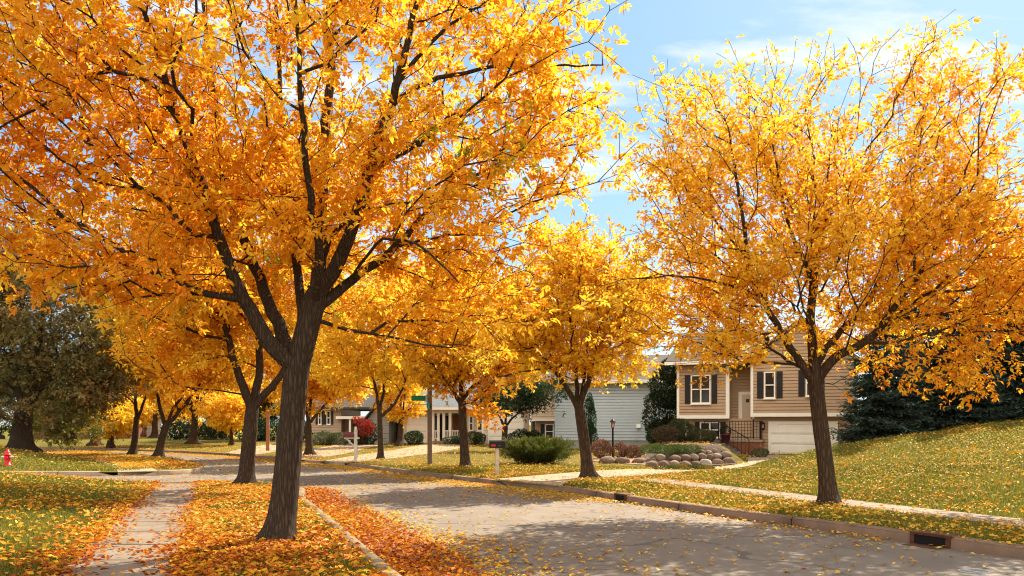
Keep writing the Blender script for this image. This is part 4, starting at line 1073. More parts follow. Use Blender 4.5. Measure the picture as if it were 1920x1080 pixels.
# flower pot at the head of the steps
pt = fa.O; lp = (lxs+.35, -1.05)
wx = fa.O[0]+lp[0]*fa.c+lp[1]*fa.s; wy = fa.O[1]-lp[0]*fa.s+lp[1]*fa.c
pot = empty('flower_pot', (wx, wy, fa.z0+top*(1-1/6.6)), 0, 'dark red flower pot with a plant at the top of the front steps', 'flower pot')
q = MB(); q.lathe([(0, 0), (.14, 0), (.16, .03), (.21, .34), (.24, .34), (.24, .40), (.2, .40), (.18, .36), (0, .36)], n=18); q.build('pot', M['redpot'], pot)
gq = np.random.default_rng(5); n_ = 260; dq = unit(gq.normal(size=(n_, 3))); Pq = dq*np.array([.2, .2, .22])+np.array([0, 0, .56])
V, Fc, cv = leaf_mesh(Pq, dq, dq+gq.normal(size=(n_, 3))*.5, np.full(n_, .09), np.full(n_, .05), pal_mix(GREENR, gq.random(n_)))
link('plant', mesh_np('plant', V, Fc, cv), M['leaf_green'], pot)

# ---- pale blue house behind
fb = Fac(1040, 49.5, 6, .35)
rB = fb.root('blue_house', 'pale blue sided house wall behind the arborvitae and lamp post')
w0, w1 = 0., fb.u(1320); zt_ = fb.z(716, fb.u(1180))
m = MB(); m.siding(w0, w1, .42, zt_, 0., .17, .035, 9.); m.build('wall', M['blue'], rB)
m = MB(); m.box(w0-.02, w1, .02, 9, -.6, .42); m.build('foundation', M['greysiding'], rB)
roof_slab(rB, w0-.4, w1+.4, -.5, zt_-.03, 4.5, zt_+1.75, 'roof'); roof_slab(rB, w0-.4, w1+.4, 9.5, zt_-.03, 4.5, zt_+1.75, 'roof')
m = MB(); m.box(w0-.42, w1+.42, -.62, -.51, zt_-.08, zt_+.11); m.build('gutter', M['white'], rB)
xm = fb.u(1197); zm = fb.z(799, xm); m = MB(); m.prism([(-.2, zm-.1), (-.03, zm-.1), (-.03, zm+.12), (-.06, zm+.12)], xm-.12, xm+.12, 'x'); m.build('vent_hood', M['white'], rB)
xm = fb.u(1191); zm = fb.z(823, xm); m = MB(); m.tube([(xm, -.02, zm), (xm, -.14, zm), (xm, -.14, zm-.12)], .03, 7); m.build('tap', M['steel'], rB)

# ---- beige split level house
fcx = Fac(905, 57, -2, .45)
rC = fcx.root('beige_house', 'beige split level house with an overhanging upper floor and single garage')
gu0, gu1 = 0., fcx.u(983); zt_ = fcx.z(748, 1.); 
m = MB(); m.siding(gu0, gu1, -.5, zt_, 0., .17, .035, 6)
o0, o1 = fcx.u(994, -1.), fcx.u(1092, -1.); zo0, zo1 = fcx.z(789, o0, -1.), fcx.z(725, o0, -1.)
m.siding(o0+.1, o1, zo0+.12, zo1, -1., .17, .035, 7); m.build('wall', M['beige'], rC)
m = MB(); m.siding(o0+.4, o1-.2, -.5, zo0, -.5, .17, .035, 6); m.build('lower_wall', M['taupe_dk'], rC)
m = MB(); m.box(gu1, o0, -.1, .5, -.5, zt_-.1); m.build('pier', M['gbrown'], rC)
m = MB(); m.box(o0, o0+.1, -1.04, -.8, zo0+.12, zo1); m.box(o0, o1, -1.04, -.8, zo0, zo0+.12); m.build('trim', M['white'], rC)
m = MB(); m.box(gu0-.05, gu0+.06, -.04, .1, -.4, zt_); m.build('corner_board', M['white'], rC); m = MB(); m.box(gu1-.06, gu1-.002, -.13, .1, -.4, zt_); m.build('corner_board', M['white'], rC)
x0, x1 = fcx.u(918), fcx.u(977); garage_door(rC, x0, x1, fcx.z(831, x0), fcx.z(780, x0), 0., 4, 4, .38, False)
wall_lantern(rC, fcx.u(980)-.02, fcx.z(778, gu1), 0.); wall_lantern(rC, fcx.u(911), fcx.z(780, 0), 0.)
x0, x1, z0, z1 = Wp(fcx, 1022, 1038, 795, 823, -.5); window(rC, x0, x1, z0, z1, -.5, 1, 2); shutter(rC, x1+.05, x1+.3, z0, z1, -.5); shutter(rC, x0-.3, x0-.05, z0, z1, -.5)
x0, x1, z0, z1 = Wp(fcx, 1076, 1082, 797, 830, -.5); d = MB(); d.box(x0, x1+.3, -.56, -.523, -.3, z1); d.build('side_door', M['dark'], rC)
roof_slab(rC, gu0-.4, gu1+.2, -.5, zt_-.05, 3., zt_+1.5, 'roofbrown'); roof_slab(rC, o0-.4, o1+.4, -1.5, zo1-.02, 2.6, zo1+1.8, 'roofbrown'); roof_slab(rC, o0-.4, o1+.4, 6.6, zo1-.02, 2.6, zo1+1.8, 'roofbrown')

# ---- porch house
fd = Fac(762, 60, 0, .42)
rD = fd.root('porch_house', 'cream house with a white railed porch and a white garage')
a0, a1, a2, a3 = 0., fd.u(805), fd.u(866), fd.u(912)
zt_ = fd.z(768, 1.)
m = MB(); m.siding(a0-.2, a1, -.4, zt_, 0., .18, .035, 6); m.siding(a1, a2, -.4, zt_, 1.6, .18, .035, 4); m.siding(a2, a3, -.4, zt_, -.2, .18, .035, 6); m.build('wall', M['cream'], rD)
garage_door(rD, a0+.15, a1-.2, -.1, fd.z(785, 0), 0., 4, 4, .3, False)
m = MB(); m.box(a1, a2, -.3, 1.6, -.4, .12); m.build('porch_floor', M['drive'], rD)
for px in (812, 822, 832, 844, 863):
    x = fd.u(px, -.2); m = MB(); m.box(x-.09, x+.09, -.28, -.1, .12, zt_-.25); m.box(x-.12, x+.12, -.31, -.07, .12, .25); m.box(x-.12, x+.12, -.31, -.07, zt_-.35, zt_-.25); m.build('porch_column', M['white'], rD)
zr0 = fd.z(807, a1)
for (pa, pb) in ((812, 822), (832, 844), (844, 863)):
    m = MB()
    xa, xb = fd.u(pa, -.2)+.1, fd.u(pb, -.2)-.1
    m.box(xa, xb, -.22, -.16, zr0-.06, zr0); m.box(xa, xb, -.22, -.16, .25, .31)
    for x in np.arange(xa+.06, xb, .12): m.box(x-.02, x+.02, -.21, -.17, .31, zr0-.06)
    m.build('porch_railing', M['white'], rD)
m = MB(); m.box(a1, a2, -.3, -.05, zt_-.25, zt_); m.build('porch_beam', M['white'], rD)
x0, x1, z0, z1 = Wp(fd, 813, 822, 778, 808, 1.6); window(rD, x0, x1, z0, z1, 1.6, 1, 1)
x0, x1, z0, z1 = Wp(fd, 833, 842, 778, 808, 1.6); window(rD, x0, x1, z0, z1, 1.6, 1, 1)
x0, x1 = fd.u(824, 1.6), fd.u(831, 1.6); m = MB(); m.box(x0, x1, 1.5, 1.57, .12, fd.z(778, x0, 1.6)); m.build('front_door', M['dark'], rD)
m = MB(); m.box(fd.u(850, 1.6), fd.u(862, 1.6), 1.45, 1.57, .12, fd.z(780, 3., 1.6)); m.build('brick_panel', M['brick'], rD)
for (a, b_) in ((879, 888), (894, 905)):
    x0, x1, z0, z1 = Wp(fd, a, b_, 779, 808, -.2); window(rD, x0, x1, z0, z1, -.2, 1, 2, .08)
roof_slab(rD, a0-.5, a3+.3, -.8, zt_-.0, 4., zt_+1.9, 'roofblue'); roof_slab(rD, a0-.5, a3+.3, 8.6, zt_, 4., zt_+1.9, 'roofblue')
m = MB(); m.box(a0-.52, a3+.32, -.9, -.81, zt_-.03, zt_+.15); m.build('gutter', M['white'], rD)

# ---- grey brown house
fe = Fac(586, 61, 3, .4)
rE = fe.root('grey_brown_house', 'grey brown house with two narrow shuttered windows and a small entry roof')
e1, e2, e3 = fe.u(640), fe.u(690, -.8), fe.u(716, -.8); zt_ = fe.z(768, 1.); zo = fe.z(811, 1.)
m = MB(); m.siding(-.2, e1, zo, zt_, 0., .18, .035, 6); m.siding(-.0, e1, -.4, zo-.002, .4, .18, .035, 5); m.siding(e1, e2, -.4, zt_-.5, 1., .18, .035, 5); m.build('wall', M['gbrown'], rE)
m = MB(); zg = fe.z(787, e2); m.siding(e2, e3+.5, -.4, zg, -.8, .18, .035, 6)
zz = zg; ap = (e2+e3+.5)/2
while zz < zg+1.0:
    f = (zz-zg)/1.05; m.siding(e2+(ap-e2)*f, e3+.5-(e3+.5-ap)*f, zz, zz+.16, -.8, .18, .035, .2); zz += .16
m.build('garage_wing', M['greysiding'], rE)
for (a, b_) in ((597, 603), (613, 620)):
    x0, x1, z0, z1 = Wp(fe, a, b_, 771, 796, 0.); window(rE, x0, x1, z0, z1, 0., 1, 2, .05); shutter(rE, x0-.2, x0-.04, z0, z1, 0.); shutter(rE, x1+.04, x1+.2, z0, z1, 0.)
m = MB(); m.prism([(e1-.3, zg+.05), (e2-.2, zg+.05), (e2-.2, zg+.25), (e1-.3, zg+.25)], -.4, 1., 'y'); m.build('entry_roof', M['white'], rE)
m = MB(); x = fe.u(656, -.3); m.box(x-.07, x+.07, -.3, -.16, -.3, zg+.05); m.build('entry_post', M['white'], rE)
x0, x1 = fe.u(658, 1.), fe.u(672, 1.); m = MB(); m.box(x0, x1, .9, .97, -.3, fe.z(795, x0, 1.)); m.build('front_door', M['redbrown'], rE)
roof_slab(rE, -.6, e2+.2, -.6, zt_, 3.5, zt_+1.8, 'roof'); roof_slab(rE, -.6, e2+.2, 7.5, zt_, 3.5, zt_+1.8, 'roof')
rr = MB(); rr.prism([(e2-.4, zg-.25), (ap, zg+1.1), (ap, zg+1.25), (e2-.4, zg-.1)], -1.1, 5., 'y'); rr.prism([(ap, zg+1.1), (e3+.9, zg-.25), (e3+.9, zg-.1), (ap, zg+1.25)], -1.1, 5., 'y'); rr.build('roof', M['roof'], rE)
m = MB(); x = e2+.06; m.tube([(x, -.88, zg-.05), (x, -.88, -.3)], .045, 6); m.build('downspout', M['white'], rE)

# ---- far houses on the left
ff = Fac(60, 78, 0, .9)
rF = ff.root('red_brown_house', 'low red brown house far behind the mound on the left')
w1 = ff.u(205); zt_ = ff.z(792, 2.); m = MB(); m.siding(0, w1, -.8, zt_, 0., .2, .02, 8); m.build('wall', M['redbrown'], rF)
x0, x1 = ff.u(182), ff.u(196); window(rF, ff.u(100), ff.u(116), .6, 1.3, 0., 2, 1); window(rF, ff.u(150), ff.u(166), .6, 1.3, 0., 2, 1)
m = MB(); m.box(x0, x1, -.08, -.03, -.6, zt_-.3); m.build('front_door', M['door'], rF)
roof_slab(rF, -.5, w1+.5, -.6, zt_, 4., zt_+1.7, 'roofbrown'); roof_slab(rF, -.5, w1+.5, 8.6, zt_, 4., zt_+1.7, 'roofbrown')
fg = Fac(225, 88, 0, .5)
rG = fg.root('white_house', 'pale house far away beyond the bend of the street')
w1 = fg.u(300); zt_ = fg.z(785, 2.); m = MB(); m.siding(0, w1, -.8, zt_, 0., .2, .02, 8); m.build('wall', M['white'], rG)
window(rG, fg.u(240), fg.u(250), .9, 2.0, 0.); window(rG, fg.u(265), fg.u(277), .9, 2.0, 0.)
roof_slab(rG, -.5, w1+.5, -.6, zt_, 4., zt_+1.9, 'roof'); roof_slab(rG, -.5, w1+.5, 8.6, zt_, 4., zt_+1.9, 'roof')

# ------------------------------------------------------------------ boulders
def boulder(label, p, r, seed, tint, name='boulder'):
    bm = bmesh.new(); bmesh.ops.create_icosphere(bm, subdivisions=3, radius=1.)
    for v in bm.verts:
        n_ = .16*noise.noise(v.co*1.1+Vector((seed*3.7, 1, seed)))+.06*noise.noise(v.co*2.9+Vector((seed, 2, seed)))
        co = v.co*(1+n_); v.co = (co.x*r[0], co.y*r[1], co.z*r[2])
    for f in bm.faces: f.smooth = True
    me = bpy.data.meshes.new(name); bm.to_mesh(me); bm.free()
    o = link(name, me, M[tint], None, p); o.rotation_euler = (0, 0, seed*1.3)
    return tag(o, label, 'boulder', 'fieldstone boulders of the garden wall')
for k, c_ in (('rock0', (.15, .095, .066)), ('rock1', (.20, .14, .10)), ('rock2', (.115, .070, .048)), ('rockp', (.34, .29, .24))):
    M[k] = mat_plain(k, c_, .9, .35, 5, .5)
low = [(1222, 874, 24), (1244, 873, 22), (1264, 872, 20), (1285, 873, 21), (1304, 872, 19), (1323, 871, 24), (1345, 870, 23), (1367, 868, 25)]
mid_ = [(1238, 859, 18), (1266, 861, 19), (1285, 860, 19), (1301, 858, 17), (1316, 858, 18), (1331, 858, 16), (1344, 857, 18), (1361, 855, 20)]
topr = [(1315, 850, 16), (1329, 850, 14), (1340, 848, 16), (1354, 848, 18)]
for row, (L_, nm, Yr) in enumerate(((low, 'lowest', 32.3), (mid_, 'middle', 32.9), (topr, 'top', 33.5))):
    for i, (px, py, w) in enumerate(L_):
        Yr2 = Yr+(i*.12 if row < 2 else .6+i*.1)
        p = PX(px, py, Yr2); s = w/2/F*Yr2*1.08
        pale = (row == 0 and i == 5)
        lab = 'pale grey boulder, lightest stone in the garden wall' if pale else f'brown boulder, {OR[i]} from the left in the {nm} course of the garden wall'
        boulder(lab, p, (s, s*.95, s*.82), row*10+i+1, 'rockp' if pale else ('rock0', 'rock1', 'rock2')[(i*2+row) % 3])
for i, (px, py, w, lab) in enumerate(((1196, 872, 26, 'brown boulder in the gravel just left of the garden wall'), (1166, 876, 30, 'low flat boulder below the right brown shrub'), (1138, 874, 38, 'long flat boulder below the left brown shrub'), (1238, 888, 16, 'pale boulder at the left tip of the low ground cover bed'))):
    Yr2 = 33.5 if i < 3 else 29.3; p = PX(px, py, Yr2); s = w/2/F*Yr2
    p[2] = Z1(p[0], p[1])+.06
    boulder(lab, p, (s, s*.8, s*.55), 50+i, 'rockp' if i == 3 else ('rock0', 'rock2')[i % 2])
# mulch bed sheet under shrubs
for nm_, pts_, mt_ in (('mulch_bed', [(2.9, 34.6), (4.0, 33.4), (5.2, 32.6), (6.0, 32.6), (5.9, 33.6), (5.6, 35.2), (5., 37.0), (3.4, 37.0)], 'mulch'),
                       ('soil_bed', [(5.2, 33.3), (6.4, 32.4), (8.4, 32.4), (8.8, 33.4), (8.9, 35.5), (8.2, 37.5), (6.6, 38.2), (5.6, 36.5)], 'soil')):
    mbp = spline(pts_+[pts_[0]], .5)[:-1]
    lf_ = .02 if mt_ == 'mulch' else .028
    tag(sheet(nm_, mbp, lambda X, Y: Zl(X, Y)+lf_, M[mt_], [(2, 10, 31, 39, .4)]), kind='structure')

# ------------------------------------------------------------------ street furniture
# lamp post
p = at(1149, 868, 36.8)
lp = empty('lamp_post', p, 0, 'black garden lamp post with an amber lantern between two brown shrubs', 'lamp post')
m = MB(); m.lathe([(.07, -.1), (.07, .05), (.042, .1), (.038, 1.28), (.06, 1.30), (.06, 1.33), (0, 1.33)], n=12); m.build('post', M['iron'], lp)
m = MB()
for a in range(4):
    an = a*math.pi/2+math.pi/4; m.tube([(.07*math.cos(an), .07*math.sin(an), 1.33), (.10*math.cos(an), .10*math.sin(an), 1.56)], .010, 5)
m.lathe([(.15, 1.555), (.14, 1.58), (.05, 1.66), (.015, 1.70), (0, 1.72)], n=8); m.build('lantern_frame', M['iron'], lp)
m = MB(); m.lathe([(.055, 1.335), (.082, 1.55), (0, 1.55)], n=4); m.build('lantern_glass', M['lampglass'], lp)
# street sign
p = G(806, 872, .13)
sg = empty('street_sign', p, 0, 'street name sign, green blades on a tall weathered square post', 'sign')
m = MB(); m.box(-.085, .085, -.085, .085, -.2, 3.3); m.build('post', M['post'], sg)
hb = 2.42
m = MB(); m.box(-.70, -.10, -.02, .0, hb+.02, hb+.22); m.build('sign_blade', M['greensign'], sg)
m = MB(); m.box(-.02, .0, -.95, -.10, hb-.28, hb-.06); m.build('sign_blade', M['greensign'], sg)
m = MB(); m.tube([(-.62, .02, hb-.12), (-.08, .0, hb-.12)], .018, 6); m.box(-.16, -.085, -.03, .03, hb-.02, hb+.26); m.build('bracket', M['steel'], sg)
# mailboxes
p = G(932, 893, .14)
mbx = empty('mailbox', p, R(8), 'black mailbox with a red flag on a white post by the driveway mouth', 'mailbox')
m = MB(); m.box(-.05, .05, -.05, .05, -.2, .83); m.build('post', M['mailpost'], mbx)
def mailbox_body(x0, x1, yw, z0, hgt):
    m = MB(); pr = [(-yw, z0), (yw, z0), (yw, z0+hgt*.55)]+[(yw*math.cos(a), z0+hgt*.55+hgt*.45*math.sin(a)) for a in np.linspace(.3, math.pi-.3, 7)]+[(-yw, z0+hgt*.55)]
    m.prism(pr, x0, x1, 'x'); return m
b_ = mailbox_body(-.23, .23, .1, .835, .23).build('box', M['iron'], mbx)
m = MB(); m.box(-.19, -.06, -.118, -.104, .885, .94); m.tube([(.02, -.112, .9), (.1, -.112, .9)], .01, 5); m.build('flag', M['redflag'], b_)
p = G(667, 865, .14)
mb2 = empty('mailbox', p, R(-4), 'dark mailbox on a white turned post with a bracket arm farther up the street', 'mailbox')
m = MB(); m.box(-.06, .06, -.06, .06, -.2, 1.28); m.box(-.085, .085, -.085, .085, -.2, .08); m.lathe([(.08, 1.28), (.09, 1.3), (.05, 1.33), (.065, 1.38), (.05, 1.43), (0, 1.46)], n=12)
m.box(-.48, .16, -.045, .045, .93, 1.0); m.tube([(-.38, 0, .93), (-.05, 0, .62)], .035, 6); m.build('post', M['mailpost'], mb2)
mailbox_body(-.5, -.06, .1, 1.003, .22).build('box', M['redpot'], mb2)
# hydrant
p = G(14, 876, .18); p[2] = Z1(p[0], p[1])
hy = empty('fire_hydrant', p, R(10), 'red fire hydrant with silver side caps on the lawn past the side street', 'fire hydrant')
hy.scale = (.82, .82, .82)
m = MB(); m.lathe([(.17, -.05), (.17, .04), (.12, .05), (.115, .42), (.15, .43), (.15, .47), (.125, .48), (.115, .54), (.08, .61), (.04, .64), (.035, .69), (0, .69)], n=18); m.build('barrel', M['hydrant'], hy)
for sx in (-1, 1):
    m = MB(); m.tube([(.10*sx, 0, .36), (.20*sx, 0, .36)], .06, 12); m.tube([(.20*sx, 0, .36), (.25*sx, 0, .36)], [.045, .03], 6); m.build('side_cap', M['silver'], hy)
m = MB(); m.tube([(0, -.10, .33), (0, -.19, .33)], .075, 12); m.tube([(0, -.19, .33), (0, -.22, .33)], .03, 6); m.build('front_cap', M['hydrant'], hy)
# reddish pole beyond the second tree
p = G(502, 846, .15)
pl = empty('wooden_pole', p, 0, 'slim red brown wooden pole standing beyond the street between the two near trunks', 'pole')
m = MB(); m.tube([(0, 0, -.2), (0, 0, 2.25)], [.11, .09], 10); m.build('pole', M['redpost'], pl)
m = MB(); m.lathe([(.10, 2.25), (.11, 2.27), (.06, 2.33), (0, 2.35)], n=10); m.build('pole_cap', M['redpost'], pl)
# storm drains in the right kerb
def storm_drain(label, px, py, w):
    Y = G(px, py, .1)[1]; i = int(np.argmin(np.abs(RC[:, 1]-Y))); tdir = RC[i+1]-RC[i]; a = math.atan2(tdir[1], tdir[0])
    o = empty('storm_drain', (RC[i, 0], RC[i, 1], 0), a, label, 'storm drain', 'iron storm drains in the right kerb')
    m = MB(); m.box(-w/2, w/2, -.24, .035, .135, .172); m.box(-w/2-.06, -w/2, -.24, .04, -.02, .170); m.box(w/2, w/2+.06, -.24, .04, -.02, .170); m.box(-w/2, w/2, .03, .26, -.03, .008); m.build('frame', M['rust'], o)
    m = MB(); m.box(-w/2, w/2, -.2, .024, .0, .134); m.build('opening', M['pit'], o)
    return o
storm_drain('rusty storm drain inlet in the kerb nearest the camera on the right', 1712, 1008, .5)
storm_drain('small storm drain inlet in the kerb near the driveway mouth', 1172, 932, .36)
p = G(1826, 1072, 0)
mh = empty('valve_cover', (p[0], p[1], .0), 0, 'small round pale iron valve cover in the road at lower right', 'manhole')
m = MB(); m.lathe([(.17, -.03), (.17, .008), (.14, .010), (.135, .004)], n=28); m.build('rim', M['lidiron'], mh)
m = MB(); m.lathe([(.132, -.02), (.132, .007), (.03, .008), (.028, .012), (0, .012)], n=28); m.build('lid', M['lidiron'], mh)

# ------------------------------------------------------------------ fallen leaves and grass
def classify(X, Y):
    t = X*.945+Y*.326
    road_ = inside(road_poly, X, Y)
    return t, road_
def gnoise(X, Y, s, seed):
    # cheap value noise
    gx = X*s+seed*13.7; gy = Y*s-seed*7.1
    return .5+.25*(np.sin(gx+1.7*np.sin(gy*.8))+np.sin(gy*1.13+1.3*np.sin(gx*.7+2)))
def leaf_density(X, Y):
    t, rd = classify(X, Y)
    xr = XR(Y); d_r = X-xr
    n1 = gnoise(X, Y, 1.3, 1); n2 = gnoise(X, Y, .45, 2)
    lam = np.zeros_like(X)
    nearL = (Y < 22.7) & (t < T_CURB)
    walk = nearL & (t > -1.52) & (t < -.41)
    edge = np.minimum(np.abs(t+1.52), np.abs(t+.41))
    lam = np.where(nearL & (t > -.41), 330+270*n1, lam)
    lam = np.where(nearL & (t < -1.52), 45+120*n2*n2+90*(n1 > .6), lam)
    lam = np.where(walk, 7+9*n2+480*np.exp(-edge/(.06+.11*n1)), lam)
    lam = np.where(nearL & ~walk & (edge < .5), lam+420*np.exp(-edge/.22), lam)
    lam = np.where(walk & (np.abs(Y-10.0+.2*t) < .10), 330, lam)
    # road: thick windrow along the left kerb, scattered elsewhere
    gut = np.clip(t-T_CURB, 0, 50)
    gw = .55+.5*n1+.5*smooth(20, 9, Y)
    lam = np.where(rd, 3.5+6*n2+5*n1, lam)
    lam = np.where(rd & (Y < 22), lam+700*np.exp(-(gut/gw)**2.5), lam)
    lam = np.where((np.abs(t-T_CURB+.09) < .12) & (Y < 20), 60., lam)
    lam = np.where(rd & (Y > 12), lam+ (200*np.exp(-np.abs(d_r)/.3)), lam)
    lam = np.where(rd & (Y > 18), lam+18*n1+180*np.exp(-(d_r+.2)**2/1.2), lam)
    lam = np.where(rd & (Y > 19) & (Y < 27), lam+160*np.exp(-((d_r+.3)/1.3)**2), lam)
    right = (d_r > 0) & (Y < 60)
    lam = np.where(right, 26+52*n2+26*n1, lam)
    lam = np.where(right & (d_r < 2.6) & (Y < 25), 90+90*n1, lam)
    sw = np.abs((X-4.14)*.93+(Y-23.7)*.365+.42)
    lam = np.where(right & (sw < .5) & (Y < 23.8), 12+60*np.exp(-(.5-sw)/.1), lam)
    lam = np.where(right & (X > -.8) & (X < 5) & (Y > 21.5) & (Y < 28), 150, lam)
    lam = np.where(right & (Y > 30), 10+34*n2*n2, lam)
    dr_ = np.array([noise.noise(Vector((x*.9, y*.9, 3.))) for x, y in zip(X, Y)])*.6+np.array([noise.noise(Vector((x*2.7, y*2.7, 8.))) for x, y in zip(X, Y)])*.5
    lam = lam*np.where(rd, 1., np.clip(1.+2.0*dr_, .12, 2.4))
    for dp in DRIVES:
        lam = np.where(inside(dp, X, Y) & ~rd, 22., lam)
    farl = (Y > 27.) & (X < -10) & ~rd & (d_r < 0)
    lam = np.where(farl, 7+10*n2, lam)
    fx = np.interp(Y, [27.85, 30.9, 34.8, 39.4, 44.6], [-12.2, -13.8, -16.1, -19.2, -24.6])
    lam = np.where(farl & (np.abs(X-fx-1.2) < 1.6) & (Y > 29.5), 130, lam)
    return lam
def scatter(x0, x1, y0, y1, mx, seed, scale=1.):
    g = np.random.default_rng(seed); n_ = int((x1-x0)*(y1-y0)*mx)
    X = g.uniform(x0, x1, n_); Y = g.uniform(y0, y1, n_)
    k = np.abs(X) < Y*.72+1.5; X, Y = X[k], Y[k]
    lam = leaf_density(X, Y)*scale; k = g.random(len(X)) < lam/mx
    return X[k], Y[k]
sets = [scatter(-9, 9, 6., 13, 1100, 1), scatter(-18, 18, 13, 22.7, 900, 2, .85), scatter(-24, 27, 22.7, 36, 240, 3, .8), scatter(-36, 30, 36, 62, 130, 4, .7)]
X = np.concatenate([s[0] for s in sets]); Y = np.concatenate([s[1] for s in sets])
t_, rd_ = classify(X, Y); n_ = len(X); gl = np.random.default_rng(77)
on_walk = (t_ > -1.52) & (t_ < -.41) & (Y < 22.6)
zz = np.where(rd_, .012, Zl(X, Y)+np.where(on_walk, .024, .045)); 
gutter = rd_ & (t_-T_CURB < 1.0) & (Y < 22)
zz = zz+np.where(gutter, gl.random(n_)*.07, gl.random(n_)*.025)
zz = np.where(~rd_ & (X > XR(Y)) & (X < XR(Y)+.18), .165, zz); zz = np.where(~rd_ & (np.abs(t_-T_CURB+.09) < .1) & (Y < 22), .165, zz)
an = gl.uniform(0, 6.283, n_); tilt = np.where(rd_ & ~gutter, .18, .5)
dd = np.stack([np.cos(an), np.sin(an), gl.normal(size=n_)*tilt*.6], 1); nn = np.stack([gl.normal(size=n_)*tilt, gl.normal(size=n_)*tilt, np.ones(n_)], 1)
L = np.where(X > XR(Y), .042, .055)+.05*gl.random(n_); W = L*(.40+.3*gl.random(n_))
L = L*np.where(Y > 30, 1.25, 1.); W = W*np.where(Y > 30, 1.25, 1.)
u = gl.random(n_)
u = np.where(gutter | (on_walk), u*.62, u); u = np.where(~rd_ & ~on_walk & (t_ < T_CURB) & (Y < 14) & (t_ > -2.4), u*(.55+.03*Y), u); u = np.where(~rd_ & ((t_ < -2.2) | (X > XR(Y))), .34+.66*u, u); u = np.where(rd_ & ~gutter & (gl.random(n_) < .75), .5+.5*u, u)
patch = gnoise(X, Y, .7, 5)
colr = pal_mix([(.22, .045, .010), (.42, .10, .010), (.57, .19, .012), (.62, .29, .016), (.62, .37, .03), (.60, .42, .08)], np.clip(.05+.95*u+.25*(patch-.5), 0, 1))
V, Fc, cv = leaf_mesh(np.stack([X, Y, zz], 1), dd, nn, L, W, colr, .18)
tag(link('fallen_leaves', mesh_np('fallen_leaves', V, Fc, cv), M['litter']), 'yellow and orange fallen leaves over the lawns, walk and street', 'leaves', None, 'stuff')
print('leaves', n_)

def grass(seed, n0):
    g = np.random.default_rng(seed)
    th = g.uniform(-.66, .66, n0); r_ = np.exp(g.uniform(math.log(7.), math.log(38.), n0))
    X = r_*np.sin(th); Y = r_*np.cos(th)
    t, rd = classify(X, Y); d_r = X-XR(Y)
    walk = (t > -1.56) & (t < -.38) & (Y < 22.8)
    sw = np.abs((X-4.14)*.93+(Y-23.7)*.365+.42) < .52
    dv = inside(DRIVES[0], X, Y)
    nearL = (t < T_CURB-.2) & (Y < 22.4)
    nearR = (d_r > .22) & ~(sw & (Y < 24.)) & ~dv & (Y < 31.5)
    farL = (Y > 28.2) & (X < -12.6) & (d_r < -5)
    k = ~rd & ~walk & (nearL | nearR | farL)
    X, Y, r_ = X[k], Y[k], r_[k]; n_ = len(X)
    z = Zl(X, Y); h = (.035+.05*g.random(n_))*(1+.2*(r_ > 18)); w = .0045+.0004*r_
    a = g.uniform(0, 6.283, n_); b_ = g.uniform(0, 6.283, n_); lean = g.random(n_)*.7
    P = np.stack([X, Y, z-.005], 1); s = np.stack([np.cos(a), np.sin(a), np.zeros(n_)], 1)*w[:, None]
    tip = P+np.stack([np.cos(b_)*lean*h, np.sin(b_)*lean*h, h], 1)
    V = np.stack([P-s, P+s, tip], 1).reshape(-1, 3); Fc = np.arange(n_*3).reshape(-1, 3)
    pt_ = gnoise(X, Y, .9, 3)
    colr = pal_mix([(.07, .085, .012), (.13, .14, .016), (.22, .195, .022), (.33, .25, .05)], np.clip(.12+.6*g.random(n_)+.35*(pt_-.5), 0, 1))
    return V, Fc, np.repeat(colr, 3, 0)
V, Fc, cv = grass(5, 420000)
tag(link('grass', mesh_np('grass', V, Fc, cv), M['grassblade']), 'short green grass of the verges and lawns', 'grass', None, 'stuff')

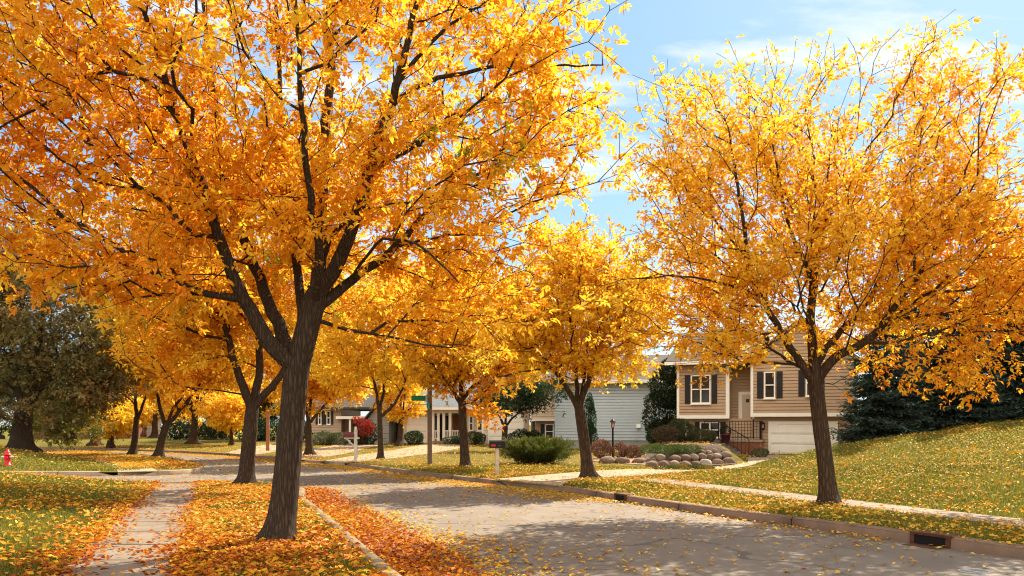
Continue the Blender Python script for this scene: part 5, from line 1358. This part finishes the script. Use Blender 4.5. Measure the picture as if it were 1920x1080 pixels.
# ------------------------------------------------------------------ light
AZ, EL = 33., 44.                      # degrees right of the view axis, above the horizon
w = bpy.data.worlds.new('World'); sc.world = w; w.use_nodes = True
nt = w.node_tree; nt.nodes.clear(); b = NB(nt)
sky = b.n('ShaderNodeTexSky', sky_type='NISHITA', sun_disc=False, sun_elevation=R(EL), sun_rotation=R(AZ), altitude=200., air_density=1.0, dust_density=.6, ozone_density=1.6)
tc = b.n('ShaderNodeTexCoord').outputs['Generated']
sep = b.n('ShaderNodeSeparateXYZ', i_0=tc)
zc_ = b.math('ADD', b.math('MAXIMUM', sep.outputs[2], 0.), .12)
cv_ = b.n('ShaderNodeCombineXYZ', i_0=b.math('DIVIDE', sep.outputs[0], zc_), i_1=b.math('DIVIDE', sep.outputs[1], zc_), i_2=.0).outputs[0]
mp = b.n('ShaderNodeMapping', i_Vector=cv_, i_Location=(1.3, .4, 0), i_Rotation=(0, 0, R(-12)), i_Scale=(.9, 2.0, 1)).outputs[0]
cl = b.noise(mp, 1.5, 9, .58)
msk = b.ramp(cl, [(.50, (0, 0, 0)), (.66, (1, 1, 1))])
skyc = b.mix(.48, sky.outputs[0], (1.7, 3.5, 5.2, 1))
# brighter clouds added overhead and behind the camera, unseen, to fill the shade
back_fill = b.n('ShaderNodeMapRange', i_0=sep.outputs[1], i_1=.25, i_2=-.45, i_3=0., i_4=1., clamp=True).outputs[0]
msk = b.ramp(b.math('ADD', cl, b.math('MULTIPLY', back_fill, .16)), [(.50, (0, 0, 0)), (.66, (1, 1, 1))])
skyc = b.mix(b.math('MULTIPLY', msk, .85), skyc, b.mix(back_fill, (6.6, 6.5, 6.3, 1), (16.0, 14.6, 12.4, 1)))
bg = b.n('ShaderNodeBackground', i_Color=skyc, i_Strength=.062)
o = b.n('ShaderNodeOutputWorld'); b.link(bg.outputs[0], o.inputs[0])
sd_ = bpy.data.lights.new('sun', 'SUN'); sd_.energy = 4.3; sd_.angle = R(.5); sd_.color = (1., .88, .68)
so = bpy.data.objects.new('sun', sd_); col.objects.link(so); so.location = (20, 30, 40)
dv = Vector((math.sin(R(AZ))*math.cos(R(EL)), math.cos(R(AZ))*math.cos(R(EL)), math.sin(R(EL))))
so.rotation_euler = dv.to_track_quat('Z', 'Y').to_euler()

vs = sc.view_settings; vs.view_transform = 'Standard'; vs.look = 'None'; vs.exposure = 1.56; vs.gamma = 1.; vs.use_curve_mapping = False
sc.cycles.use_denoising = True; sc.cycles.filter_width = 1.1
sc.cycles.max_bounces = 12; sc.cycles.diffuse_bounces = 10; sc.cycles.glossy_bounces = 3; sc.cycles.transmission_bounces = 4
sc.cycles.sample_clamp_indirect = 8.
